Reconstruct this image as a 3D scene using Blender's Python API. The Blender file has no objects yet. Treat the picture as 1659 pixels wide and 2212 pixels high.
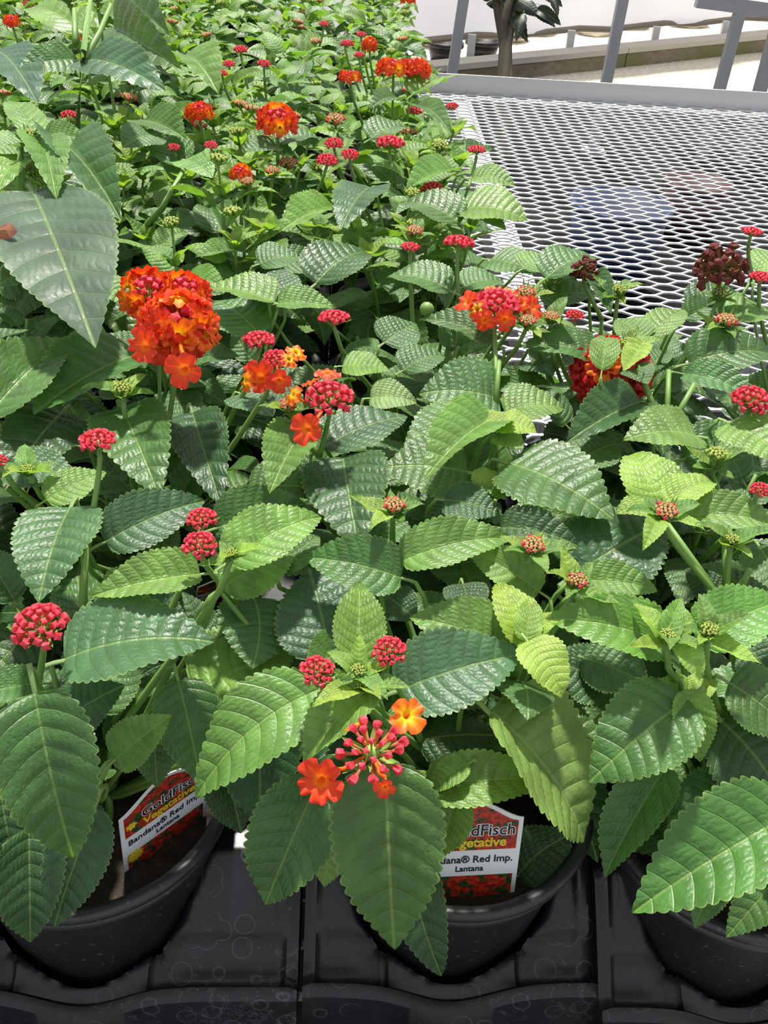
import bpy, bmesh, math, random
import numpy as np
from mathutils import Vector, Matrix, Euler

random.seed(7)
SC = bpy.context.scene
COL = SC.collection

# ------------------------------------------------------------------ camera
F, PITCH, ROLL, HCAM = 2000.0, math.radians(36.5), math.radians(4.0), 0.55
W0, H0 = 1659.0, 2212.0
_r0 = Vector((1, 0, 0)); _u0 = Vector((0, math.sin(PITCH), math.cos(PITCH)))
CD = Vector((0, math.cos(PITCH), -math.sin(PITCH)))
CR = _r0 * math.cos(ROLL) + _u0 * math.sin(ROLL)
CU = _u0 * math.cos(ROLL) - _r0 * math.sin(ROLL)
CP = Vector((0, 0, HCAM))
cam_d = bpy.data.cameras.new('camera'); cam = bpy.data.objects.new('camera', cam_d); COL.objects.link(cam)
cam.matrix_world = Matrix((( CR.x, CU.x, -CD.x, CP.x), (CR.y, CU.y, -CD.y, CP.y), (CR.z, CU.z, -CD.z, CP.z), (0, 0, 0, 1)))
cam_d.sensor_fit = 'VERTICAL'; cam_d.sensor_height = 36.0; cam_d.lens = F * 36.0 / H0
cam_d.clip_start = 0.01; cam_d.clip_end = 200
SC.camera = cam

# ------------------------------------------------------------------ light
world = bpy.data.worlds.new('greenhouse_daylight'); SC.world = world; world.use_nodes = True
bg = world.node_tree.nodes['Background']; bg.inputs[0].default_value = (0.93, 0.97, 1.0, 1); bg.inputs[1].default_value = 0.62
sun_d = bpy.data.lights.new('sun', 'SUN'); sun = bpy.data.objects.new('sun', sun_d); COL.objects.link(sun)
sun_d.energy = 5.6; sun_d.angle = math.radians(3.5); sun_d.color = (1.0, 0.96, 0.88)
sun.rotation_euler = Vector((-0.06, 0.50, 1.0)).to_track_quat('Z', 'Y').to_euler()
SC.view_settings.view_transform = 'Standard'; SC.view_settings.look = 'None'
SC.view_settings.gamma = 1.0; SC.view_settings.use_curve_mapping = False
SC.view_settings.exposure = 0.48

SC.cycles.max_bounces = 4; SC.cycles.diffuse_bounces = 2; SC.cycles.glossy_bounces = 2; SC.cycles.transmission_bounces = 3; SC.cycles.caustics_reflective = False; SC.cycles.caustics_refractive = False

# ------------------------------------------------------------------ helpers
def ray(x, y):
    return CD + CR * ((x - W0 / 2) / F) - CU * ((y - H0 / 2) / F)
def at(x, y, z):                      # point of the picture ray at world height z
    v = ray(x, y); return CP + v * ((z - HCAM) / v.z)
def at_depth(x, y, dep):
    return CP + ray(x, y) * dep
def on_plane(x, y, p, n):
    v = ray(x, y); return CP + v * ((p - CP).dot(n) / v.dot(n))
def pix(p):
    q = Vector(p) - CP; z = q.dot(CD)
    return W0 / 2 + F * q.dot(CR) / z, H0 / 2 - F * q.dot(CU) / z, z

def obj(name, me, parent=None, mat=None):
    o = bpy.data.objects.new(name, me); COL.objects.link(o)
    if parent is not None: o.parent = parent
    if mat is not None and me is not None and len(me.materials) == 0: me.materials.append(mat)
    return o
def empty(name, loc, rz=0.0):
    o = bpy.data.objects.new(name, None); COL.objects.link(o); o.location = loc; o.rotation_euler = (0, 0, rz)
    o.empty_display_size = 0.02
    return o
def tag(o, label=None, cat=None, group=None, kind=None):
    if label: o['label'] = label
    if cat: o['category'] = cat
    if group: o['group'] = group
    if kind: o['kind'] = kind
    return o
def mesh(name, verts, faces, mat=None, smooth=False, mats=None, midx=None):
    me = bpy.data.meshes.new(name); me.from_pydata([tuple(v) for v in verts], [], faces)
    if mat is not None: me.materials.append(mat)
    if mats:
        for m in mats: me.materials.append(m)
    if midx is not None: me.polygons.foreach_set('material_index', midx)
    if smooth: me.polygons.foreach_set('use_smooth', [True] * len(me.polygons))
    me.update(); return me
class MB:
    """collects boxes, tubes and lathes into one mesh"""
    def __init__(s): s.v = []; s.f = []
    def box(s, c, size, rot=None):
        n = len(s.v); c = Vector(c)
        for dx in (-.5, .5):
            for dy in (-.5, .5):
                for dz in (-.5, .5):
                    p = Vector((dx * size[0], dy * size[1], dz * size[2]))
                    if rot is not None: p = rot @ p
                    s.v.append(c + p)
        for q in ((0, 1, 3, 2), (4, 6, 7, 5), (0, 4, 5, 1), (2, 3, 7, 6), (0, 2, 6, 4), (1, 5, 7, 3)): s.f.append([n + i for i in q])
        return s
    def tube(s, pts, rad, k=6, cap=True):
        pts = [Vector(p) for p in pts]; n0 = len(s.v); m = len(pts)
        if not hasattr(rad, '__len__'): rad = [rad] * m
        ref = Vector((0.31, 0.17, 0.93)).normalized()
        for i, p in enumerate(pts):
            t = (pts[min(i + 1, m - 1)] - pts[max(i - 1, 0)]).normalized()
            if abs(t.dot(ref)) > .93: a = t.cross(Vector((1, 0, 0))).normalized()
            else: a = t.cross(ref).normalized()
            b = t.cross(a)
            for j in range(k):
                w = 2 * math.pi * j / k
                s.v.append(p + (a * math.cos(w) + b * math.sin(w)) * rad[i])
        for i in range(m - 1):
            for j in range(k):
                s.f.append([n0 + i * k + j, n0 + i * k + (j + 1) % k, n0 + (i + 1) * k + (j + 1) % k, n0 + (i + 1) * k + j])
        if cap:
            s.f.append([n0 + j for j in range(k)][::-1]); s.f.append([n0 + (m - 1) * k + j for j in range(k)])
        return s
    def bar(s, a, b, w, h):                     # rectangular bar between two points, h along up
        a = Vector(a); b = Vector(b); d = (b - a); L = d.length; d.normalize()
        up = Vector((0, 0, 1)) if abs(d.z) < .9 else Vector((0, 1, 0))
        y = up.cross(d).normalized(); z = d.cross(y)
        r = Matrix((d, y, z)).transposed()
        return s.box((a + b) / 2, (L, w, h), r)
    def lathe(s, prof, k=48):
        n0 = len(s.v)
        for (r, z) in prof:
            for j in range(k):
                w = 2 * math.pi * j / k; s.v.append(Vector((r * math.cos(w), r * math.sin(w), z)))
        for i in range(len(prof) - 1):
            for j in range(k):
                s.f.append([n0 + i * k + j, n0 + i * k + (j + 1) % k, n0 + (i + 1) * k + (j + 1) % k, n0 + (i + 1) * k + j])
        return s
    def me(s, name, mat=None, smooth=False): return mesh(name, s.v, s.f, mat, smooth)

# ------------------------------------------------------------------ materials
class N:
    def __init__(s, name):
        s.m = bpy.data.materials.new(name); s.m.use_nodes = True; s.t = s.m.node_tree; s.n = s.t.nodes; s.l = s.t.links
        s.b = s.n['Principled BSDF']; s.out = s.n['Material Output']
    def new(s, typ, **kw):
        n = s.n.new(typ)
        for k, v in kw.items(): setattr(n, k, v)
        return n
    def link(s, a, b): s.l.new(a, b)
    def put(s, sock, v):
        if hasattr(v, 'is_output'): s.l.new(v, sock)
        else: sock.default_value = v
    def math(s, op, a, b=0.0, c=None):
        n = s.new('ShaderNodeMath', operation=op); s.put(n.inputs[0], a); s.put(n.inputs[1], b)
        if c is not None: s.put(n.inputs[2], c)
        return n.outputs[0]
    def mix(s, fac, a, b, blend='MIX'):
        n = s.new('ShaderNodeMix', data_type='RGBA', blend_type=blend); s.put(n.inputs[0], fac)
        s.put(n.inputs[6], a if hasattr(a, 'is_output') else (*a, 1)); s.put(n.inputs[7], b if hasattr(b, 'is_output') else (*b, 1))
        return n.outputs[2]
    def smooth(s, v, lo, hi, a=0.0, b=1.0):
        n = s.new('ShaderNodeMapRange', interpolation_type='SMOOTHSTEP'); s.put(n.inputs[0], v)
        n.inputs[1].default_value = lo; n.inputs[2].default_value = hi; n.inputs[3].default_value = a; n.inputs[4].default_value = b
        return n.outputs[0]
    def noise(s, scale, detail=3, vec=None, rough=.55):
        n = s.new('ShaderNodeTexNoise'); n.inputs['Scale'].default_value = scale; n.inputs['Detail'].default_value = detail; n.inputs['Roughness'].default_value = rough
        if vec is not None: s.link(vec, n.inputs['Vector'])
        return n.outputs[0]
    def ramp(s, v, stops):
        n = s.new('ShaderNodeValToRGB'); s.put(n.inputs[0], v); e = n.color_ramp.elements
        while len(e) < len(stops): e.new(.5)
        for i, (p, c) in enumerate(stops): e[i].position = p; e[i].color = (*c, 1)
        return n.outputs[0]
    def bump(s, h, strength=.3, dist=.001):
        n = s.new('ShaderNodeBump'); n.inputs['Strength'].default_value = strength; n.inputs['Distance'].default_value = dist; s.put(n.inputs['Height'], h)
        s.link(n.outputs[0], s.b.inputs['Normal']); return n
    def coord(s, which='Object'): return s.new('ShaderNodeTexCoord').outputs[which]
    def base(s, v, rough=.5, metal=0.0, spec=.5):
        s.put(s.b.inputs['Base Color'], v if hasattr(v, 'is_output') else (*v, 1)); s.put(s.b.inputs['Roughness'], rough)
        s.b.inputs['Metallic'].default_value = metal; s.b.inputs['Specular IOR Level'].default_value = spec; return s

NV = 9.0; VS = 0.36; VQ = 2.4                       # lateral veins of a leaf and their slant
def leaf_material():
    k = N('lantana_leaf')
    uv = k.new('ShaderNodeUVMap'); sp = k.new('ShaderNodeSeparateXYZ'); k.link(uv.outputs[0], sp.inputs[0])
    x = sp.outputs[0]; ay = k.math('ABSOLUTE', k.math('SUBTRACT', sp.outputs[1], .5))
    ph = k.math('MULTIPLY', k.math('SUBTRACT', x, k.math('ADD', k.math('MULTIPLY', ay, VS), k.math('MULTIPLY', k.math('MULTIPLY', ay, ay), VQ))), NV)
    tri = k.math('MULTIPLY', k.math('ABSOLUTE', k.math('SUBTRACT', k.math('FRACT', ph), .5)), 2.0)
    lat = k.smooth(tri, .86, 1.0)
    mid = k.smooth(ay, .003, .0095, 1.0, 0.0)
    edge = k.new('ShaderNodeAttribute', attribute_name='edge').outputs['Fac']
    em = k.smooth(edge, .93, 1.0)
    oi = k.new('ShaderNodeObjectInfo'); col = oi.outputs['Color']
    cc = k.new('ShaderNodeVectorMath', operation='ADD'); k.link(k.coord('UV'), cc.inputs[0])
    cmb = k.new('ShaderNodeCombineXYZ'); k.link(k.math('MULTIPLY', oi.outputs['Random'], 40.0), cmb.inputs[0]); k.link(cmb.outputs[0], cc.inputs[1])
    nz = k.noise(5.0, 3, cc.outputs[0])
    c1 = k.mix(k.smooth(nz, .35, .7), k.mix(.55, col, (0, 0, 0), 'MIX'), col)
    c1 = k.mix(.55, col, c1)
    pale = k.mix(.5, col, (.34, .46, .12))
    c2 = k.mix(k.math('MULTIPLY', lat, .15), c1, pale)
    c2 = k.mix(k.math('MULTIPLY', mid, .55), c2, pale)
    c2 = k.mix(k.math('MULTIPLY', em, .55), c2, pale)
    back = k.mix(.42, c2, (.30, .40, .17))
    geo = k.new('ShaderNodeNewGeometry')
    c3 = k.mix(geo.outputs['Backfacing'], c2, back)
    k.base(c3, .4, 0, .48)
    k.link(k.math('ADD', k.math('MULTIPLY', nz, .22), k.math('ADD', .31, k.math('MULTIPLY', geo.outputs['Backfacing'], .25))), k.b.inputs['Roughness'])
    wob = k.noise(14.0, 2, uv.outputs[0])
    lad = k.math('ABSOLUTE', k.math('SINE', k.math('MULTIPLY', k.math('ADD', k.math('MULTIPLY', ay, 34.0), k.math('ADD', k.math('MULTIPLY', wob, 2.2), k.math('MULTIPLY', k.math('FLOOR', ph), .37))), math.pi)))
    cell = k.math('MULTIPLY', lad, k.math('SUBTRACT', 1.0, k.smooth(tri, .5, 1.0)))
    h = k.math('SUBTRACT', k.math('ADD', k.math('MULTIPLY', cell, .36), k.math('MULTIPLY', k.noise(60.0, 2, uv.outputs[0]), .5)), k.math('ADD', k.math('MULTIPLY', lat, .7), mid))
    k.bump(h, .40, .0013)
    tr = k.new('ShaderNodeBsdfTranslucent'); k.link(k.mix(1.0, c2, (2.2, 2.3, .9), 'MULTIPLY'), tr.inputs[0])
    ms = k.new('ShaderNodeMixShader'); ms.inputs[0].default_value = .26
    k.link(k.b.outputs[0], ms.inputs[1]); k.link(tr.outputs[0], ms.inputs[2]); k.link(ms.outputs[0], k.out.inputs[0])
    return k.m
M = {}
M['leaf'] = leaf_material()
k = N('green_stem'); k.base(k.mix(k.noise(60, 2), (.11, .22, .04), (.17, .30, .06)), .5); M['stem'] = k.m
k = N('bract_green'); k.base((.20, .36, .07), .5); M['bract'] = k.m
def petal(name, stops, rough=.45):
    k = N(name); uv = k.new('ShaderNodeUVMap'); sp = k.new('ShaderNodeSeparateXYZ'); k.link(uv.outputs[0], sp.inputs[0])
    c = k.ramp(k.math('ADD', sp.outputs[0], k.math('MULTIPLY', k.math('SUBTRACT', k.noise(250, 2), .5), .12)), stops); k.base(c, rough, 0, .3)
    tr = k.new('ShaderNodeBsdfTranslucent'); k.link(c, tr.inputs[0]); ms = k.new('ShaderNodeMixShader'); ms.inputs[0].default_value = .3
    k.link(k.b.outputs[0], ms.inputs[1]); k.link(tr.outputs[0], ms.inputs[2]); k.link(ms.outputs[0], k.out.inputs[0]); return k.m
M['petal_red'] = petal('petal_red', [(0, (.9, .22, .03)), (.12, (.95, .22, .01)), (.35, (.88, .085, .012)), (1, (.78, .045, .02))])
M['petal_orange'] = petal('petal_orange', [(0, (.9, .25, .03)), (.1, (1.0, .62, .01)), (.32, (.95, .42, .008)), (.6, (.92, .19, .01)), (1, (.88, .13, .012))])
M['petal_crimson'] = petal('petal_crimson', [(0, (.75, .1, .04)), (.3, (.68, .045, .02)), (1, (.56, .018, .025))])
M['bud'] = petal('bud_pink', [(0, (.30, .34, .08)), (.38, (.72, .20, .10)), (.62, (.74, .05, .085)), (1, (.80, .075, .11))], .5)
M['bud_young'] = petal('bud_young', [(0, (.20, .36, .07)), (.72, (.34, .44, .10)), (.93, (.58, .34, .15)), (1, (.76, .28, .20))], .5)
M['bud_green'] = petal('bud_green', [(0, (.18, .34, .06)), (.6, (.30, .44, .09)), (1, (.42, .48, .12))], .5)
M['dry'] = petal('dry_brown', [(0, (.24, .22, .06)), (.5, (.30, .12, .05)), (.8, (.14, .045, .03)), (1, (.20, .03, .03))], .7)
def plastic():
    k = N('black_plastic'); co = k.coord('Object')
    dust = k.smooth(k.noise(16, 5, co), .45, .78)
    vo = k.new('ShaderNodeTexVoronoi', feature='F1'); vo.inputs['Scale'].default_value = 62; k.link(co, vo.inputs['Vector'])
    ring = k.math('MULTIPLY', k.smooth(k.math('ABSOLUTE', k.math('SUBTRACT', vo.outputs['Distance'], .36)), .0, .035, 1, 0), k.smooth(k.noise(11, 2, co), .5, .62))
    speck = k.smooth(k.noise(420, 2, co), .68, .78)
    crust = k.math('MULTIPLY', k.smooth(k.math('ABSOLUTE', k.math('SUBTRACT', k.noise(22, 9, co, .7), .5)), 0.0, .008, 1, 0), k.smooth(k.noise(13, 2, co), .58, .64))
    f = k.math('ADD', k.math('MULTIPLY', dust, .022), k.math('ADD', k.math('MULTIPLY', ring, .10), k.math('ADD', k.math('MULTIPLY', speck, .16), k.math('MULTIPLY', crust, .16))))
    k.base(k.mix(f, (.0058, .0058, .0088), (.42, .42, .44)), k.math('ADD', .33, k.math('MULTIPLY', dust, .18)), 0, .45)
    k.bump(k.noise(90, 3, co), .08, .0008); return k.m
M['plastic'] = plastic()
k = N('black_pot_plastic'); co = k.coord('Object'); k.base(k.mix(k.smooth(k.noise(300, 3, co), .62, .8), (.015, .015, .018), (.14, .14, .14)), .42, 0, .6); k.bump(k.noise(60, 3, co), .06, .0008); M['pot'] = k.m
k = N('potting_soil'); n = k.noise(140, 5, k.coord('Object')); k.base(k.ramp(n, [(.3, (.008, .006, .004)), (.6, (.028, .018, .011)), (.85, (.10, .062, .034))]), .95); k.bump(n, .9, .004); M['soil'] = k.m
k = N('galvanised_mesh'); k.base(k.mix(k.noise(8, 3), (.44, .445, .455), (.56, .56, .57)), .5, 0); M['mesh'] = k.m
k = N('aluminium_edge'); k.base(k.mix(k.noise(3, 4), (.50, .51, .53), (.62, .62, .62)), .5, .3); M['alu'] = k.m
k = N('galvanised_post'); k.base(k.mix(k.noise(5, 3), (.34, .34, .35), (.46, .46, .47)), .5, .2); M['post'] = k.m
k = N('cream_gravel'); co = k.coord('Object'); vo = k.new('ShaderNodeTexVoronoi'); vo.inputs['Scale'].default_value = 30; k.link(co, vo.inputs['Vector'])
c = k.mix(k.noise(.9, 4, co), (.62, .55, .43), (.80, .74, .62)); k.base(k.mix(k.math('MULTIPLY', k.smooth(vo.outputs['Distance'], .3, .7), .35), c, (.42, .36, .27)), .9); k.bump(vo.outputs['Distance'], .6, .02); M['gravel'] = k.m
k = N('dark_shade_floor'); co = k.coord('Object'); k.base(k.mix(k.smooth(k.noise(3.5, 4, co), .4, .7), (.006, .007, .007), (.02, .021, .019)), .9, 0, .05); k.bump(k.noise(120, 2, co), .3, .004); M['shade_floor'] = k.m  # near-black floor colour carries the shade beneath the bench
k = N('weathered_timber'); co = k.coord('Object'); mp = k.new('ShaderNodeMapping'); mp.inputs['Scale'].default_value = (.8, 8, 14); k.link(co, mp.inputs[0])
k.base(k.mix(k.smooth(k.noise(1.2, 4, co), .4, .62), k.ramp(k.noise(3, 5, mp.outputs[0]), [(.3, (.16, .125, .085)), (.7, (.28, .225, .16))]), (.15, .155, .06)), .9); M['timber'] = k.m
k = N('timber_cap'); k.base(k.mix(k.noise(6, 4), (.42, .38, .32), (.56, .51, .44)), .85); M['cap'] = k.m
k = N('white_poly_sheet'); k.base(k.mix(k.noise(.7, 4), (.70, .69, .74), (.80, .79, .83)), .45)
tr = k.new('ShaderNodeBsdfTranslucent'); tr.inputs[0].default_value = (.8, .8, .86, 1); ms = k.new('ShaderNodeMixShader'); ms.inputs[0].default_value = .35
k.link(k.b.outputs[0], ms.inputs[1]); k.link(tr.outputs[0], ms.inputs[2]); k.link(ms.outputs[0], k.out.inputs[0]); M['poly'] = k.m
k = N('rusty_pipe'); k.base(k.mix(k.noise(9, 3), (.13, .10, .075), (.33, .28, .22)), .7); M['pipe'] = k.m
k = N('pale_stone'); k.base(k.mix(k.noise(5, 4), (.60, .52, .40), (.82, .77, .68)), .9); M['stone'] = k.m
k = N('brown_bark'); k.base(k.mix(k.noise(25, 4), (.05, .045, .028), (.11, .095, .06)), .85); M['bark'] = k.m
k = N('blue_tub_plastic'); k.base((.025, .04, .11), .5); M['blue'] = k.m
k = N('dull_red_plastic'); k.base((.09, .03, .03), .5); M['maroon'] = k.m
k = N('tag_white'); k.base((.78, .80, .84), .38); M['tagwhite'] = k.m
k = N('tag_photo_print'); co = k.coord('Object'); n1 = k.noise(160, 3, co); n2 = k.noise(420, 3, co)
red = k.mix(k.smooth(n2, .35, .65), (.28, .012, .012), (.62, .05, .02)); grn = k.mix(k.smooth(n2, .4, .6), (.02, .035, .012), (.05, .09, .03))
k.base(k.mix(k.smooth(n1, .42, .5), grn, red), .35); M['print'] = k.m
k = N('tag_ink_black'); k.base((.012, .012, .014), .4); M['ink'] = k.m
k = N('tag_ink_yellow'); k.base((.75, .58, .04), .4); M['yellow'] = k.m

TEXTS = {}
for s_, off_ in (('GoldFisch', .055), ('GoldFisch', .012), ('Vegetative', .03), ('Bandana\u00ae Red Imp.', .016), ('Lantana', .018)):
    c_ = bpy.data.curves.new('lettering', 'FONT'); c_.body = s_; c_.size = 1.0; c_.resolution_u = 3
    t_ = bpy.data.objects.new('lettering', c_); COL.objects.link(t_); bpy.context.view_layer.update(); w_ = max(t_.dimensions.x, .01)
    c_.offset = off_; bpy.context.view_layer.update()
    TEXTS[s_, off_] = (bpy.data.meshes.new_from_object(t_.evaluated_get(bpy.context.evaluated_depsgraph_get())), w_)
    bpy.data.objects.remove(t_); bpy.data.curves.remove(c_)

# ------------------------------------------------------------------ the setting
YAW = math.radians(4.0)
E1 = Vector((math.cos(YAW), math.sin(YAW), 0)); E2 = Vector((-math.sin(YAW), math.cos(YAW), 0))
GZ = -0.75
g = MB(); g.v = [Vector((-14, 6.75, GZ)), Vector((16, 6.75, GZ)), Vector((16, 26, GZ)), Vector((-14, 26, GZ))]; g.f = [[0, 1, 2, 3]]
tag(obj('floor', g.me('floor', M['gravel'])), kind='structure')
g = MB(); g.v = [Vector((-14, -4, GZ)), Vector((16, -4, GZ)), Vector((16, 6.75, GZ)), Vector((-14, 6.75, GZ))]; g.f = [[0, 1, 2, 3]]
tag(obj('floor_shaded', g.me('floor_shaded', M['shade_floor'])), 'dark floor, shade under the bench put into its colour', kind='structure')  # floor sheet with the bench's shade painted in, gravel goes on beyond
# timber curb along the foot of the open side
c0 = at(1109, 172, GZ); c1 = at(1659, 111, GZ); cdir = (c1 - c0).normalized(); cn = Vector((-cdir.y, cdir.x, 0))
ctop = on_plane(1280, 121, at(1280, 152, GZ), cn).z
A = c0 - cdir * 3.4; B = c1 + cdir * 5
curb = empty('timber_curb', (c0.x, c0.y, GZ)); tag(curb, 'mossy timber curb along the open greenhouse side', 'curb')
inv = Matrix.Translation(-curb.location)
hcurb = ctop - GZ
nb = 5
for i in range(nb):
    a = A.lerp(B, i / nb); b = A.lerp(B, (i + 1) / nb)
    m = MB().bar(a + cn * .06 + cdir * .006 + Vector((0, 0, hcurb / 2)), b + cn * .06 - cdir * .006 + Vector((0, 0, hcurb / 2)), .12, hcurb); m.v = [inv @ v for v in m.v]
    obj('board', m.me('board', M['timber']), curb)
    m = MB().bar(a + cn * .07 + cdir * .004 + Vector((0, 0, hcurb + .018)), b + cn * .07 - cdir * .004 + Vector((0, 0, hcurb + .018)), .16, .035); m.v = [inv @ v for v in m.v]
    obj('cap_board', m.me('cap_board', M['cap']), curb)
# rolled-up poly side wall and its pipe
wp = c0 + cn * .35
w0 = on_plane(1280, 63, wp, cn); w1 = on_plane(1659, 38, wp, cn)
wz0, wz1 = w0.z, w1.z
wdir = (w1 - w0)
def wallpt(s): return w0 + wdir * s
vv = []; ff = []
rng = random.Random(3)
for i in range(41):
    s = -1.6 + 4.6 * i / 40
    for j in range(9):
        p = wallpt(s) + Vector((0, 0, 1.3 * j / 8)) + cn * (.05 * math.sin(i * 1.3) * math.sin(j * .8 + i * .4) + .02 * rng.random())
        vv.append(p)
for i in range(40):
    for j in range(8): ff.append([i * 9 + j, (i + 1) * 9 + j, (i + 1) * 9 + j + 1, i * 9 + j + 1])
tag(obj('wall_back', mesh('wall_back', vv, ff, M['poly'], True)), 'white poly sheet of the greenhouse side, rolled up', kind='structure')
tag(obj('curtain_pipe', MB().tube([wallpt(-1.6 + 4.6 * i / 30) + Vector((0, 0, .012 * math.sin(i * 2.1))) for i in range(31)], .022, 8).me('curtain_pipe', M['pipe'], True)), 'brown roll-up pipe under the white plastic sheet', 'pipe')
# stub posts between curb and curtain
for n_, (x, yb, yt) in enumerate(((790 + 225, 128, 75), (1228, 113, 66), (1410, 104, 58), (1560, 86, 46))):
    if n_ == 0: lab = 'grey stub post on the curb near the tree trunk'
    else: lab = ['', 'grey stub post on the curb between two tall posts', 'grey stub post on the curb under the brown pipe', 'grey stub post on the curb behind the leaning shelf leg'][n_]
    pb = on_plane(x, yb, wp - cn * .1, cn); pt = Vector((pb.x, pb.y, on_plane(x, yt, wp - cn * .1, cn).z))
    tag(obj('stub_post', MB().bar(pb - Vector((0, 0, .1)), pt, .05, .05).me('stub_post', M['alu'])), lab, 'post', 'stub posts on the curb')
# pale stones outside the open side
rs = random.Random(11)
stone_me = []
for q in range(4):
    bm = bmesh.new(); bmesh.ops.create_icosphere(bm, subdivisions=2, radius=1)
    for v in bm.verts: v.co *= 1 + rs.uniform(-.16, .16); v.co.z *= .6
    me = bpy.data.meshes.new('stone'); bm.to_mesh(me); bm.free(); me.materials.append(M['stone']); me.polygons.foreach_set('use_smooth', [True] * len(me.polygons)); stone_me.append(me)
spots = []
while len(spots) < 46:
    q_ = (rs.uniform(-.6, 1.5), rs.uniform(.7, 3.4), rs.uniform(.10, .24)); p_ = wallpt(q_[0]) + cn * q_[1]
    if all((p_ - b_).length > 1.45 * (q_[2] + r2_) for b_, r2_ in spots): spots.append((p_, q_[2]))
for i, (p_, r_) in enumerate(spots):
    p = p_.copy(); p.z = GZ + r_ * .35
    o = obj('stone', stone_me[i % 4]); o.location = p; o.scale = (r_ * 1.3, r_, r_); o.rotation_euler = (0, 0, rs.uniform(0, 6.28))
    tag(o, 'pale stone in the sunlit rubble outside the curb', 'stone', 'pale rubble stones outside')
# tall leaning greenhouse posts
def leaning(name, xb, yb, xt, yt, dist_y, w, label, ztop=1.0):
    n = Vector((0, 1, 0)); p = Vector((0, dist_y, 0))
    a = on_plane(xb, yb, p, n); b = on_plane(xt, yt, p, n)
    d = (b - a).normalized(); a2 = a + d * ((GZ - a.z) / d.z); b2 = a + d * ((ztop - a.z) / d.z)
    o = empty(name, a2); tag(o, label, 'post', 'leaning greenhouse posts')
    m = MB().bar(a2, b2, w, w); m.v = [v - a2 for v in m.v]
    obj('tube', m.me('tube', M['post']), o)
    m = MB().box((0, 0, .01), (w * 2.4, w * 2.4, .02)); m.v = [v for v in m.v]
    obj('foot_plate', m.me('foot_plate', M['post']), o)
leaning('greenhouse_post', 975, 168, 1001, 0, 4.9, .05, 'grey steel post beside the dark tree trunk')
leaning('greenhouse_post', 1308, 186, 1345, 0, 5.0, .05, 'grey steel post rising behind the middle of the bench edge')
# shelf in the corner with its legs
sh = empty('metal_shelf', at_depth(1553, 197, 4.6)); sh.location.z = GZ; tag(sh, 'grey metal shelf on leaning legs behind the bench', 'shelf')
def sh_part(nm, m): m.v = [v - sh.location for v in m.v]; obj(nm, m.me(nm, M['post']), sh)
pl = Vector((0, sh.location.y, 0)); ny = Vector((0, 1, 0))
a = on_plane(1553, 197, pl, ny); b = on_plane(1600, 18, pl, ny); d = (b - a).normalized(); a2 = a + d * ((GZ - a.z) / d.z)
sh_part('leg', MB().bar(a2, b, .05, .05))
a = on_plane(1640, 200, pl, ny); b2 = on_plane(1690, 18, pl, ny); d2 = (b2 - a).normalized(); a2 = a + d2 * ((GZ - a.z) / d2.z)
sh_part('leg', MB().bar(a2, b2, .055, .055))
ra = on_plane(1505, 0, pl, ny); rb = on_plane(1700, 26, pl, ny)
sh_part('top_rail', MB().bar(ra, ra + (rb - ra) * 3, .05, .06))
dr = (rb - ra).normalized()
for q in range(8):
    o_ = Vector((0, .06 + .07 * q, .02)); sh_part('slat', MB().bar(ra + o_ + dr * .05, ra + (rb - ra) * 3 + o_, .05, .02))

# ------------------------------------------------------------------ the bench
ea = at(935, 201, 0.0); eb = at(1659, 243, 0.0)
edir = (eb - ea).normalized()
XB = Matrix.Translation(ea); EY = math.atan2(edir.y, edir.x)
bench = empty('mesh_bench', (ea.x, ea.y, GZ), EY)
tag(bench, 'long greenhouse bench topped with silver expanded metal mesh', 'bench')
BI = (Matrix.Translation((ea.x, ea.y, GZ)) @ Matrix.Rotation(EY, 4, 'Z')).inverted()
ZS = -GZ                                          # bench surface in bench coordinates
LW, SW = .066, .031
XA, XE, YA = -1.6, 2.3, -3.0                       # extent along the edge, and towards the viewer
# expanded metal: zigzag strands that meet at bonds
vv = []; ff = []
def strand(y0, ph, x0, x1):
    n = len(vv); pts = []
    nx = int((x1 - x0) / (LW / 8))
    for i in range(nx + 1):
        x = x0 + i * LW / 8; t = (x / LW + ph) % 1.0
        tri = abs(t * 2 - 1)                        # 1..0..1
        s = min(1, max(0, (tri - .5) * 1.45 + .5)); s = s * s * (3 - 2 * s) * .6 + s * .4
        pts.append((x, y0 + (s - .5) * SW * .5))
    hw = .0020; hz = .0014
    for (x, y) in pts:
        vv.extend([(x, y - hw, ZS - hz), (x, y - hw * .75, ZS + hz * .6), (x, y + hw, ZS + hz), (x, y + hw * .8, ZS - hz)])
    for i in range(len(pts) - 1):
        a = n + i * 4; b = a + 4
        for j in range(4): ff.append([a + j, b + j, b + (j + 1) % 4, a + (j + 1) % 4])
nr = int(-YA / (SW / 2))
for r in range(nr):
    y = .008 - r * SW / 2
    strand(y, .5 * (r % 2), XA, XE)
obj('mesh_panel', mesh('mesh_panel', vv, ff, M['mesh'], False), bench)
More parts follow.
